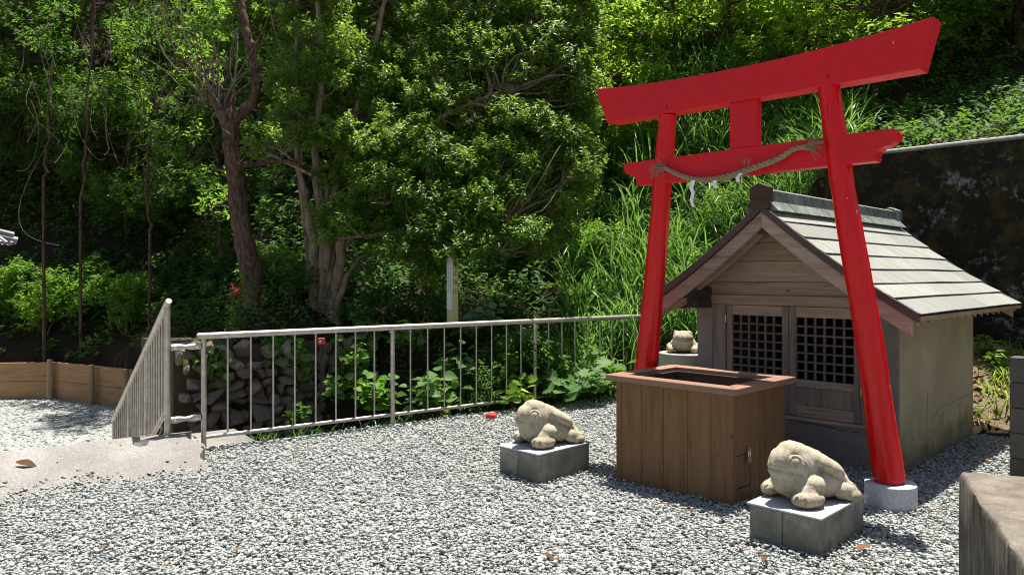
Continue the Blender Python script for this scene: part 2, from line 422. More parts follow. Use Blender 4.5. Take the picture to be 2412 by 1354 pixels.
def leafm(name, dark, light, trans, tfac=0.42, rough=0.55, spec=0.16):
    g = G(name); r = g.attr(); n = g.noise(g.geo(), 0.9, 3)
    f = g.math('ADD', g.math('MULTIPLY', r, 0.75), g.math('MULTIPLY', n, 0.3))
    c = g.ramp(f, [(0.12, dark), (0.85, light)])
    g.done(c, rough, spec)
    t = g.n('ShaderNodeBsdfTranslucent'); g.put(t.inputs['Color'], g.mix(f, tuple(x * 0.55 for x in trans), trans))
    mx = g.n('ShaderNodeMixShader'); mx.inputs[0].default_value = tfac
    g.nt.links.new(g.b.outputs[0], mx.inputs[1]); g.nt.links.new(t.outputs[0], mx.inputs[2])
    g.nt.links.new(mx.outputs[0], g.out.inputs['Surface'])
    return g.m
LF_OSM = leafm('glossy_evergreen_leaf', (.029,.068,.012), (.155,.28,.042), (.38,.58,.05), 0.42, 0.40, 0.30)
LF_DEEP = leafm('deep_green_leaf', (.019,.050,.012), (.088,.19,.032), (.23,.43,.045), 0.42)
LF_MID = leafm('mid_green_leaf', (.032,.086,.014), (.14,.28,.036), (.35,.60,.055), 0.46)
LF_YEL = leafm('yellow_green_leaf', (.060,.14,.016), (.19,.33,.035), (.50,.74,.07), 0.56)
LF_GRASS = leafm('tall_grass_blade', (.036,.10,.022), (.125,.26,.055), (.27,.52,.08), 0.42, 0.36, 0.45)
LF_BROAD = leafm('broad_soft_leaf', (.05,.12,.03), (.12,.22,.065), (.26,.46,.08), 0.38, 0.5)
LF_PALE = leafm('pale_heart_leaf', (.10,.17,.09), (.19,.27,.15), (.26,.42,.13), 0.35, 0.5)
LATT = wood('dark_lattice_wood', 2, (.05,.04,.034), (.13,.105,.09), (.20,.17,.15), 0.85, 1.3, False)
LF_DRY = leafm('dry_fallen_leaf', (.085,.034,.015), (.23,.105,.045), (.24,.11,.04), 0.2, 0.7, 0.2)
LF_RED = leafm('red_young_leaf', (.16,.012,.012), (.30,.03,.03), (.5,.05,.04), 0.4)

# ================================================================ THE SETTING
# ground to the horizon (bed of the stream level)
struct('ground', MB().box(-600, 600, -600, 600, -1.75, -1.56).mesh('ground'), EARTH)
# hillside
def hillside():
    xs = np.arange(-46, 10.01, 0.3); ys = np.arange(-12, 46.01, 0.3)
    X, Y = np.meshgrid(xs, ys, indexing='ij'); Z = hz(X, Y)
    V = np.stack([X, Y, Z], -1).reshape(-1, 3); nx, ny = len(xs), len(ys)
    i, j = np.meshgrid(np.arange(nx - 1), np.arange(ny - 1), indexing='ij')
    a = (i * ny + j).ravel(); b = a + ny; c = b + 1; d = a + 1
    T = np.concatenate([np.stack([a, b, c], 1), np.stack([a, c, d], 1)])
    struct('hillside', np_mesh('hillside', V, T, smooth=True), SOIL)
hillside()
# gravel yard: block of fill that drops to the stream along the railing
YARD = [fence_pt(-14, .06), (6.5, -11), (6.5, 10.0), (-4.4, 10.0), fence_pt(7.4, .06)]
struct('yard', MB().prism_z(YARD[::1], -1.55, -0.018).mesh('yard'), GBED)
# lower gravel lot beyond the stairs
LOTP = [(-9.1, -9), (-9.15, 3.1), (-10.2, 3.75), (-14.6, 5.28), (-15.4, 5.07), (-17.84, 4.36), (-21.5, -0.2), (-26, -9)]
struct('lower_lot', MB().prism_z(LOTP, -1.54, LOT).mesh('lower_lot'), GBED)
# leaf-litter bank behind the shrine
def bank():
    xs = np.linspace(-4.3, 4.0, 40); ys = np.linspace(8.7, 10.34, 14)
    X, Y = np.meshgrid(xs, ys, indexing='ij'); Z = hz(X, Y) + 0.03 + 0.02 * np.sin(X * 9) * np.sin(Y * 11)
    Z = np.where(Y < 8.9, -0.03, Z)
    V = np.stack([X, Y, Z], -1).reshape(-1, 3); ny = len(ys)
    i, j = np.meshgrid(np.arange(len(xs) - 1), np.arange(ny - 1), indexing='ij')
    a = (i * ny + j).ravel(); b = a + ny; c = b + 1; d = a + 1
    struct('bank', np_mesh('bank', V, np.concatenate([np.stack([a, b, c], 1), np.stack([a, c, d], 1)]), smooth=True), LITTER)
bank()

# ---- crushed-stone gravel (nobody could count it)
def hull_rocks(n):
    out = []
    for k in range(n):
        bm = bmesh.new()
        for q in range(8):
            p = rng.normal(size=3); p /= np.linalg.norm(p)
            bm.verts.new(p * np.array([1.0, 0.80, 0.36]) * rng.uniform(.8, 1.1))
        r = bmesh.ops.convex_hull(bm, input=bm.verts)
        bmesh.ops.delete(bm, geom=[v for v in bm.verts if not v.link_faces], context='VERTS')
        bmesh.ops.triangulate(bm, faces=bm.faces)
        bm.verts.index_update()
        out.append((np.array([v.co[:] for v in bm.verts]), np.array([[v.index for v in f.verts] for f in bm.faces])))
        bm.free()
    return out
ROCKS = hull_rocks(18)
def rand_rot(n, tilt=1.0):
    a = rng.uniform(0, 2*np.pi, n); b = rng.normal(0, .45 * tilt, n); c = rng.normal(0, .45 * tilt, n)
    ca, sa, cb, sb, cc, sc = np.cos(a), np.sin(a), np.cos(b), np.sin(b), np.cos(c), np.sin(c)
    z = np.zeros(n); o = np.ones(n)
    Rz = np.stack([np.stack([ca, -sa, z], -1), np.stack([sa, ca, z], -1), np.stack([z, z, o], -1)], 1)
    Rx = np.stack([np.stack([o, z, z], -1), np.stack([z, cb, -sb], -1), np.stack([z, sb, cb], -1)], 1)
    Ry = np.stack([np.stack([cc, z, sc], -1), np.stack([z, o, z], -1), np.stack([-sc, z, cc], -1)], 1)
    return Rz @ Rx @ Ry
def scatter_rocks(name, P, size, mat, label):
    n = len(P); which = rng.integers(0, len(ROCKS), n); rot = rand_rot(n, .36); Vs, Ts, Rn = [], [], []; base = 0
    tone = np.clip(rng.beta(2.2, 2.2, n), 0, 1)
    for k, (rv, rt_) in enumerate(ROCKS):
        idx = np.nonzero(which == k)[0]
        if not len(idx): continue
        v = np.einsum('nij,mj->nmi', rot[idx], rv) * size[idx][:, None, None] + P[idx][:, None, :]
        m = len(rv); nb = len(idx)
        Vs.append(v.reshape(-1, 3)); Rn.append(np.repeat(tone[idx], m))
        Ts.append((rt_[None] + (base + np.arange(nb) * m)[:, None, None]).reshape(-1, 3)); base += nb * m
    return stuff(name, np_mesh(name, np.concatenate(Vs), np.concatenate(Ts), np.concatenate(Rn)), mat, label, 'gravel')
def slab_z(o): return 0.165 * np.clip((o + 0.80) / 0.80, 0, 1) ** 0.8
def yard_gravel():
    n = 194000
    d = np.sqrt(rng.uniform(3.55**2, 10.6**2, n)); l = d * rng.uniform(-.76, .76, n)
    x = -S2*d + S2*l; y = S2*d + S2*l
    o = (x - FP0[0])*FN[0] + (y - FP0[1])*FN[1]; t = (x - FP0[0])*FT[0] + (y - FP0[1])*FT[1]
    edge = -0.02 + 0.05*np.sin(t*5.1) + rng.normal(0, .03, n)
    keep = (o < edge) & (y < 9.0 + .1*np.sin(x*6) - np.where(x > -2.2, 0.05, 0))
    keep &= ~((x > -3.85) & (x < -2.12) & (y > 6.55) & (y < 8.5))
    keep &= ~((x > -3.55) & (x < -2.72) & (y > 4.9) & (y < 5.5))
    # thin out where the concrete slab lies bare
    sl = (t < -0.12) & (o > -0.74 + 0.10*np.sin(t*3.3) + 0.05*np.sin(t*11) + rng.normal(0, .07, n))
    stray = sl & (rng.uniform(size=n) < 0.006)
    keep &= (~sl) | stray
    dens = np.where(d < 6.2, 1.0, np.where(d < 8, 0.80, 0.62))
    keep &= rng.uniform(size=n) < dens * 0.80
    x, y, o, t, d = x[keep], y[keep], o[keep], t[keep], d[keep]
    s = rng.gamma(9, 1/9, len(x)) * 0.0172 * np.where(d < 6.2, 1, np.where(d < 8, 1.12, 1.25))
    z = rng.uniform(-.012, .008, len(x)) + 0.008*np.sin(x*2.3)*np.sin(y*1.9)
    z = np.where(t < -0.1, z + np.maximum(slab_z(o) - 0.0, 0)*np.where(o > -0.8, 1, 0) + 0.004, z)
    scatter_rocks('gravel', np.stack([x, y, z], 1), s, GRAV, 'light grey crushed stone gravel covering the shrine yard')
    print('yard stones', len(x))
yard_gravel()
def lot_gravel():
    n = 8000
    d = np.sqrt(rng.uniform(9.2**2, 16.3**2, n)); u = rng.uniform(-260, 345, n)
    l = d*(u - U0)/FPX; x = -S2*d + S2*l; y = S2*d + S2*l
    f1 = (x + 17.84)*-.77 + (y - 4.36)*.63; f2 = (x + 17.84)*-.28 + (y - 4.36)*.96
    k = (f1 < -.03) & (f2 < -.03) & (x < -9.2)
    x, y = x[k], y[k]
    scatter_rocks('lot_gravel', np.stack([x, y, LOT + rng.uniform(-.01, .012, len(x))], 1), rng.gamma(9, 1/9, len(x))*.030, GRAV,
                  'grey gravel of the lower lot in front of the plank wall')
lot_gravel()

# ---- concrete slab at the head of the stairs
def slab():
    ts = np.linspace(-7.0, -0.13, 60); os_ = np.linspace(-0.86, 0.05, 16)
    Tt, O = np.meshgrid(ts, os_, indexing='ij')
    jag = 0.035*np.sin(Tt*7) + 0.02*np.sin(Tt*19)
    O2 = np.where(O > 0.04, O + jag*0.4, O)
    T2 = np.where(Tt > -0.15, Tt + 0.05*np.sin(O*13), Tt)
    X = FP0[0] + FT[0]*T2 + FN[0]*O2; Y = FP0[1] + FT[1]*T2 + FN[1]*O2
    Z = slab_z(O) + 0.004*np.sin(X*5)*np.sin(Y*4) - np.where(O < -0.8, .02, 0)
    vs_ = np.stack([X, Y, Z], -1).reshape(-1, 3); lo = vs_.copy(); lo[:, 2] = -1.0
    m = len(os_); nA = len(vs_); fs = []
    for i in range(len(ts)-1):
        for j in range(m-1):
            a = i*m+j; fs.append((a, a+m, a+m+1, a+1))
    rim = [i*m for i in range(len(ts))] + [(len(ts)-1)*m + j for j in range(1, m)] + [i*m + m-1 for i in range(len(ts)-2, -1, -1)] + [j for j in range(m-2, 0, -1)]
    for k in range(len(rim)):
        a, b = rim[k], rim[(k+1) % len(rim)]; fs.append((a, b, b+nA, a+nA))
    mb = MB(); mb.add(np.concatenate([vs_, lo]), fs)
    o = link('concrete_slab', shade(mb.mesh('concrete_slab'), 35), SLABC); o['kind'] = 'structure'
slab()
# stairs down to the lower lot
SD = Vector((-0.995, 0.1, 0)).normalized(); SN = Vector((0.1, 0.995, 0))
st = thing('stairs', 'concrete stairs descending beside the sloping steel handrail', 'stairs', (-8.3, 1.6, LOT))
for k in range(5):
    z1 = 0.16 - 0.222*(k+1); a = Vector((*fence_pt(-0.36, 0.06), 0)) + SD*(0.36*k) + SN*-0.06; b = a + SD*0.36
    a0 = a - SN*2.6; b0 = b - SN*2.6
    part('step', bev(MB().prism_z([(a.x, a.y), (b.x, b.y), (b0.x, b0.y), (a0.x, a0.y)], LOT-.2, z1).mesh('step'), .01), STEPC, st)

# ---- rubble stone wall on the far bank of the stream
def rubble():
    root = thing('rubble_stone_wall', 'rough wall of stacked brown and grey fieldstones across the stream, behind the railing', 'stone wall', (*fence_pt(2, 2.3), -1.5))
    meshes = []
    for k in range(12):
        bm = bmesh.new()
        for q in range(15):
            p = rng.normal(size=3); p /= np.linalg.norm(p); p = np.sign(p)*np.abs(p)**.62
            bm.verts.new(p/np.abs(p).max()**.5*rng.uniform(.75, 1.0))
        bmesh.ops.convex_hull(bm, input=bm.verts)
        bmesh.ops.delete(bm, geom=[v for v in bm.verts if not v.link_faces], context='VERTS')
        bmesh.ops.dissolve_limit(bm, angle_limit=R(14), verts=bm.verts, edges=bm.edges)
        bmesh.ops.bevel(bm, geom=list(bm.edges), offset=.14, segments=2, affect='EDGES', clamp_overlap=True)
        me = bpy.data.meshes.new('stone'); bm.to_mesh(me); bm.free(); shade(me, 24); meshes.append(me)
    fill = MB(); pts = []
    t0, t1 = 0.3, 2.75
    back = MB()
    p = [fence_pt(t0 - .1, 2.21), fence_pt(t1, 2.21), fence_pt(t1, 2.6), fence_pt(t0 - .1, 4.2)]
    back.prism_z(p, -1.6, .74); part('packed_earth', back.mesh('packed_earth'), EARTH, root)
    z = -1.40; row = 0; n = 0
    while z < 0.95:
        h = rng.uniform(.10, .20); t = t0 + rng.uniform(-.1, .1)
        while t < t1:
            w = rng.uniform(.10, .28) if t < 3.6 else rng.uniform(.28, .5)
            zz = z + h*.5 + rng.uniform(-.03, .03)
            if zz < 0.66 + .10*math.sin(t*3) + rng.uniform(0, .12):
                x, y = fence_pt(t + w/2, 2.20 - 0.10*(zz) + rng.uniform(-.05, .05))
                me = meshes[rng.integers(0, 12)]
                part('stone', me, FSTONE, root, (x, y, zz), (rng.uniform(-.35, .35), rng.uniform(-.35, .35), math.atan2(FT[1], FT[0]) + rng.uniform(-.3, .3)),
                     (w*.58, rng.uniform(.13, .2), h*rng.uniform(.5, .68))); n += 1
            t += w*.93
        z += h*.86; row += 1
rubble()

# ---- retaining wall behind the shrine
rw = thing('retaining_wall', 'tall moss-blackened concrete retaining wall behind the small shrine', 'retaining wall', (-0.1, 10.45, -.3))
def rwall():
    part('wall_face', bev(MB().box(-4.25, 4.6, 10.30, 10.62, -.4, 3.20).mesh('wall_face'), .02), RETW, rw)
    part('footing', bev(MB().box(-4.22, 4.6, 10.16, 10.30, -.4, 1.12).mesh('footing'), .015), RETW, rw)
rwall()
top('conduit_pipe', MB().tube([(-4.1, 10.345, 3.217), (-1.5, 10.345, 3.222), (1.5, 10.345, 3.217), (4.4, 10.345, 3.217)], .019, 8).mesh('conduit_pipe', True), WHITEP,
    'white plastic pipe running along the top edge of the mossy retaining wall', 'pipe')
for i, (x, lb) in enumerate(((-2.85, 'rusty bent iron hook on the retaining wall top, nearer the red gateway'), (-2.25, 'rusty bent iron hook on the retaining wall top, nearer the frame edge'))):
    top('iron_hook', MB().tube([(x, 10.42, 3.18), (x, 10.42, 3.27), (x-.05, 10.42, 3.30), (x-.11, 10.42, 3.28)], .012, 6).mesh('iron_hook', True), RUST, lb, 'iron hook', 'iron hooks on the retaining wall')

# ---- plank wall round the lower lot
def plankwall():
    pts = [Vector((-21.6, -0.25, 0)), Vector((-17.84, 4.36, 0)), Vector((-15.4, 5.07, 0)), Vector((-14.55, 5.32, 0))]
    root = thing('plank_wall', 'low retaining wall of cedar planks held by round log stakes round the lower lot', 'plank wall', (-17.84, 4.36, LOT))
    H = .78
    for a, b in zip(pts[:-1], pts[1:]):
        d = (b - a); L = d.length; d.normalize(); nrm = Vector((-d.y, d.x, 0)); ang = math.atan2(d.y, d.x)
        for r in range(2):
            z0 = LOT - .02 + r*H/2; me = bboxm('plank', 0, L - .01, .0, .045, 0, H/2 - .006, .006)
            part('plank', me, PLANKW, root, (a.x, a.y, z0), (0, 0, ang))
    for p, dz in ((Vector((-20.2, 1.47, 0)), 0), (Vector((-18.95, 3.0, 0)), .02), (Vector((-17.80, 4.30, 0)), .03), (Vector((-16.45, 4.71, 0)), 0), (Vector((-15.42, 5.01, 0)), -.02), (Vector((-14.6, 5.25, 0)), .0)):
        n = Vector((-.28, .96, 0)) * -.055
        me = MB().tube([(0, 0, 0), (.004, 0, .4), (0, .004, H + .03 + dz)], [.062, .058, .052], 12).mesh('log_stake', True)
        part('log_stake', me, LOGW, root, (p.x + n.x, p.y + n.y, LOT - .02))
plankwall()

# ================================================================ RAILINGS
def pipe(mb, a, b, r, n=12): mb.tube([a, b], r, n); return mb
def railing():
    root = thing('steel_railing', 'long stainless steel railing with upright bars along the stream edge of the gravel', 'railing', (*fence_pt(2.9), 0))
    Z1, Z0, L = 1.042, 0.10, 1.952
    a = Vector((*fence_pt(-.06), Z1)); b = Vector((*fence_pt(3*L + .06), Z1))
    part('top_rail', MB().tube([a, a + (b-a)*.004, a + (b-a)*.996, b], [.026, .031, .031, .026], 16).mesh('top_rail', True), STEEL, root)
    pm = MB().tube([(0, 0, -.20), (0, 0, Z1 - .02)], .0245, 14).mesh('post', True); rm = MB().tube([(0, 0, 0), (0, 0, 1)], .019, 12).mesh('bottom_rail', True)
    bm_ = MB().tube([(0, 0, Z0), (0, 0, Z1 - .02)], .0088, 8).mesh('bar', True)
    ang = math.atan2(FT[1], FT[0])
    for k in range(4):
        part('post', pm, STEEL, root, (*fence_pt(k*L), 0))
        if k < 3:
            q = part('bottom_rail', rm, STEEL, root, (*fence_pt(k*L), Z0), (0, R(90), ang), (1, 1, L))
            for j in range(1, 9):
                part('bar', bm_, STEEL, root, (*fence_pt(k*L + j*L/9), 0))
    for z in (0.95, 0.29):
        for dz, nm in ((0, 'bracket_arm'),):
            p0 = Vector((*fence_pt(-.03), z)); p1 = Vector((*fence_pt(-.285), z)); d = p1 - p0
            arm = part(nm, MB().tube([p0, p0 + d*.22, p0 + d*.5, p0 + d*.78, p1], [.030, .032, .020, .032, .030], 12).mesh(nm, True), STEEL, root)
            for q in (.14, .86):
                c = p0 + d*q; nn = Vector((-FN[0], -FN[1], 0))
                part('bolt', MB().tube([c + nn*.024, c + nn*.036, c + nn*.040], [.016, .016, .009], 10).mesh('bolt', True), CHROME, arm)
railing()
def stair_rail():
    q = Vector((*fence_pt(-.315), 0)); L = 2.14; zt0, zt1 = 1.345, -0.01; rise = zt1 - zt0
    root = thing('stair_handrail', 'steel handrail with close upright bars sloping down beside the stairs', 'handrail', (q.x, q.y, .15))
    f = lambda s, dz: (q.x + SD.x*s, q.y + SD.y*s, zt0 + rise*s/L + dz)
    a, b = Vector(f(-.05, 0)), Vector(f(L + .03, 0))
    part('top_rail', MB().tube([a, a + (b-a)*.012, b], [.026, .033, .033], 16).mesh('top_rail', True), STEEL, root)
    part('bottom_rail', MB().tube([f(0, -.95), f(L, -.95)], .021, 12).mesh('bottom_rail', True), STEEL, root)
    for k in range(4):
        s = k*L/3; z = f(s, 0)[2]
        part('post', MB().tube([(q.x+SD.x*s, q.y+SD.y*s, (.12 if k == 0 else z - 1.12)), f(s, -.02)], .026, 14).mesh('post', True), STEEL, root)
        if k < 3:
            for j in range(1, 8):
                s2 = s + j*L/24
                part('bar', MB().tube([f(s2, -.95), f(s2, -.02)], .0095, 8).mesh('bar', True), STEEL, root)
stair_rail()
top('pale_cord', MB().tube([pd(372, 985, 8.6), pd(378, 1000, 8.6), pd(380, 1012, 8.6), pd(375, 1026, 8.6)], .006, 6).mesh('pale_cord', True), CORDM,
    'short pale cord dangling under the sloping stair handrail', 'cord')
top('anchor_disc', MB().tube([(-6.93, 2.36, .135), (-6.93, 2.36, .160), (-6.93, 2.36, .166)], [.062, .060, .02], 18).mesh('anchor_disc', True), CHROME,
    'small round metal cover plate set in the bleached concrete slab', 'cover plate')
a_, b_ = pz(415, 1045, .12), pz(478, 1060, .02)
top('weathered_stick', MB().tube([a_, (a_+b_)/2 + Vector((0, 0, .02)), b_], .011, 6).mesh('weathered_stick', True), OLD_DK, 'thin brown stick lying off the slab end by the railing post', 'stick')
bx = thing('drain_box', 'black box with grey curved cover in the gully behind the railing bracket', 'drain box', (*ud(428, 9.6), -.35))
x_, y_ = ud(428, 9.6)
part('box', bboxm('box', -.15, .15, -.15, .15, -1.1, -.33, .01), BLACKP, bx, (x_, y_, 0), (0, 0, R(40)))
part('cover', MB().prism_y([(-.2, -.30), (-.18, -.33), (0, -.325), (.18, -.33), (.2, -.30), (.17, -.12), (0, -.16), (-.17, -.10)], -.16, .16).mesh('cover'), GREYP, bx, (x_, y_, 0.03), (0, 0, R(40)))
ch = fence_pt(.1, .55)
bx2 = thing('culvert_block', 'dark concrete culvert block between the slab and the first railing post', 'culvert', (ch[0], ch[1], -1.5))
part('block', bboxm('block', -.35, .35, -.42, .42, -1.52, -.12, .02), BLOCKC, bx2, (ch[0], ch[1], 0), (0, 0, R(-9)))
part('ledge', bboxm('ledge', -.42, .38, -.46, .46, -.12, -.04, .015), OLDC, bx2, (ch[0], ch[1], 0), (0, 0, R(-9)))

# ================================================================ TORII
TY = 5.64
tor = thing('torii_gate', 'bright red wooden torii gateway standing before the small shrine', 'torii', (-2.95, TY, 0))
def torii():
    # kasagi with a gently rising top
    n = 28; mb = MB(); rows = []
    for k in range(n+1):
        s = k/n; q = 2*s - 1
        xt = -4.447 + (4.447-1.567)*s; xb = -4.317 + (4.317-1.652)*s
        zt = 3.272 + .062*q*q + .012*abs(q)**4 - .010*q; zb = 3.006 + .004*q*q - .008*q
        rows.append((xt, xb, zt, zb))
    vs_, fs = [], []
    for xt, xb, zt, zb in rows:
        vs_ += [(xb, 5.565, zb), (xb, 5.735, zb), (xt, 5.745, zt), (xt, 5.555, zt)]
    for k in range(n):
        for c in range(4): fs.append((k*4+c, k*4+(c+1) % 4, (k+1)*4+(c+1) % 4, (k+1)*4+c))
    fs += [(3, 2, 1, 0), tuple(n*4+c for c in range(4))]
    mb.add(vs_, fs); part('top_beam', bev(mb.mesh('top_beam'), .006, 2), RED, tor)
    # nuki with carved ends
    L, Rr, z1, z0 = -4.143, -1.800, 2.628, 2.412
    def nose(sx, x):                             # outline of one end, top to bottom
        pr = [(-.10, 0), (-.035, 0), (-.012, -.012), (0, -.040), (-.004, -.066), (-.022, -.092), (-.060, -.115), (-.105, -.128), (-.132, -.146), (-.140, -.166), (-.150, -.178), (-.138, -.190), (-.150, -.216)]
        return [(x + sx*a, z1 + b) for a, b in pr]
    right = nose(1, Rr); left = [(x, z) for x, z in nose(-1, L)]
    poly = right + left[::-1]
    poly = poly[::-1]
    part('tie_beam', bev(MB().prism_y(poly, 5.583, 5.697).mesh('tie_beam'), .005, 2), RED, tor)
    part('strut', bboxm('strut', -3.087, -2.850, 5.60, 5.68, 2.628, 3.008, .004), RED, tor)
    for xb, xt, r0, r1 in ((-1.866, -2.305, .104, .078), (-3.99, -3.70, .104, .078)):
        pts = []; rad = []
        for k in range(26):
            s = k/25; z = .152 + (3.008-.152)*s
            pts.append((xb + (xt-xb)*s + .006*math.sin(s*9 + xb), TY + .004*math.sin(s*7), z)); rad.append((r0 + (r1-r0)*s) * (1 + .018*math.sin(s*23 + xb*3) + .012*math.sin(s*51)))
        part('post', MB().tube(pts, rad, 28).mesh('post', True), REDP, tor)
        for s, y in ((0.83, 0), (1.03, 0)):
            x = xb + (xt-xb)*min(s, 1.0)
        part('peg', MB().tube([(xt+.02, 5.56, 3.065), (xt+.02, 5.548, 3.065)], .016, 8).mesh('peg', True), RED, tor)
        # concrete collar of the post
        c = part('post_footing', bev(MB().tube([(xb, TY, -.06), (xb, TY, .148)], [.172, .168], 40).mesh('post_footing', True), .006), PLINTH, tor)
torii()

# ---- straw rope with paper streamers
def rope():
    root = thing('straw_rope', 'twisted straw rope with frayed ends hung across the red tie beam', 'rope', (-3.0, 5.53, 2.3))
    A, B = Vector((-3.66, 5.535, 2.53)), Vector((-2.42, 5.535, 2.55))
    n = 90
    def axis(s):
        p = A.lerp(B, s); sag = .135*(1 - (2*s-1)**2) + .03*math.sin(s*math.pi*2) - .035*math.exp(-((s-.93)/.07)**2)
        return Vector((p.x, p.y - .012*math.sin(math.pi*s), p.z - sag))
    for ph in (0, 2.1, 4.2):
        pts, rad = [], []
        for k in range(n+1):
            s = k/n; c = axis(s); an = s*2*math.pi*9.5 + ph; r = .0135 * (1 - .25*abs(2*s-1))
            pts.append(c + Vector((0, math.cos(an)*r, math.sin(an)*r))); rad.append(.0142*(1 - .25*abs(2*s-1)**2))
        part('strand', MB().tube(pts, rad, 7).mesh('strand', True), STRAW, root)
    for p, dx in ((axis(0), -1), (axis(1), 1)):
        mb = MB()
        for k in range(46):
            a = rng.normal(0, .38); b = rng.normal(0, .28); L = rng.uniform(.06, .16)
            d = Vector((dx*math.cos(a), -abs(b)*.5 - .05, math.sin(a) + (.1 if dx < 0 else .05))).normalized()
            q = p + Vector((0, rng.normal(0, .008), rng.normal(0, .010)))
            mb.tube([q, q + d*L*.5 + Vector((0, 0, .01)), q + d*L + Vector((0, 0, -.02*rng.random()))], [.0028, .0022, .0012], 4, False)
        part('frayed_end', mb.mesh('frayed_end'), STRAW, root)
    mb = MB()
    for s, a in ((.62, 1.0), (.60, 1.2), (.30, -1.2), (.75, -.3), (.48, -1.5), (.55, -.6)):
        p = axis(s)
        for k in range(4):
            mb.tube([p, p + Vector((math.cos(a)*.05, -.03, math.sin(a)*.05)), p + Vector((math.cos(a + .2*k)*.09, -.035, math.sin(a + .2*k)*.10))], [.002, .002, .001], 4, False)
    part('loose_straw', mb.mesh('loose_straw'), STRAW, root)
    for s, nseg, w, tl, lb in ((.235, 4, .040, .3, 'long white zigzag paper streamer nearest the rope end by the inner post'), (.40, 2, .034, .9, 'short folded white paper streamer at the second place on the straw rope'),
                               (.585, 2, .036, -.9, 'small white paper streamer under the lowest part of the straw rope')):
        p = axis(s) + Vector((0, -.022, -.012)); mb = MB(); x = 0; z = 0
        for k in range(nseg):
            sx = 1 if k % 2 else -1; h = .062 if nseg > 2 else .036
            y = -.006*k; t = .0012
            qd = [(x - w/2, z), (x + w/2, z), (x + w/2 + sx*.022 + tl*.01, z - h), (x - w/2 + sx*.022 + tl*.01, z - h)]
            mb.add([(p.x + a, p.y + y, p.z + b) for a, b in qd] + [(p.x + a, p.y + y + t, p.z + b) for a, b in qd], [(0,1,2,3), (7,6,5,4), (0,4,5,1), (1,5,6,2), (2,6,7,3), (3,7,4,0)])
            x += sx*.022 + tl*.01; z -= h*.86; w *= .86
        o = top('paper_streamer', mb.mesh('paper_streamer'), PAPER, lb, 'paper streamer', 'paper streamers on the rope')
rope()

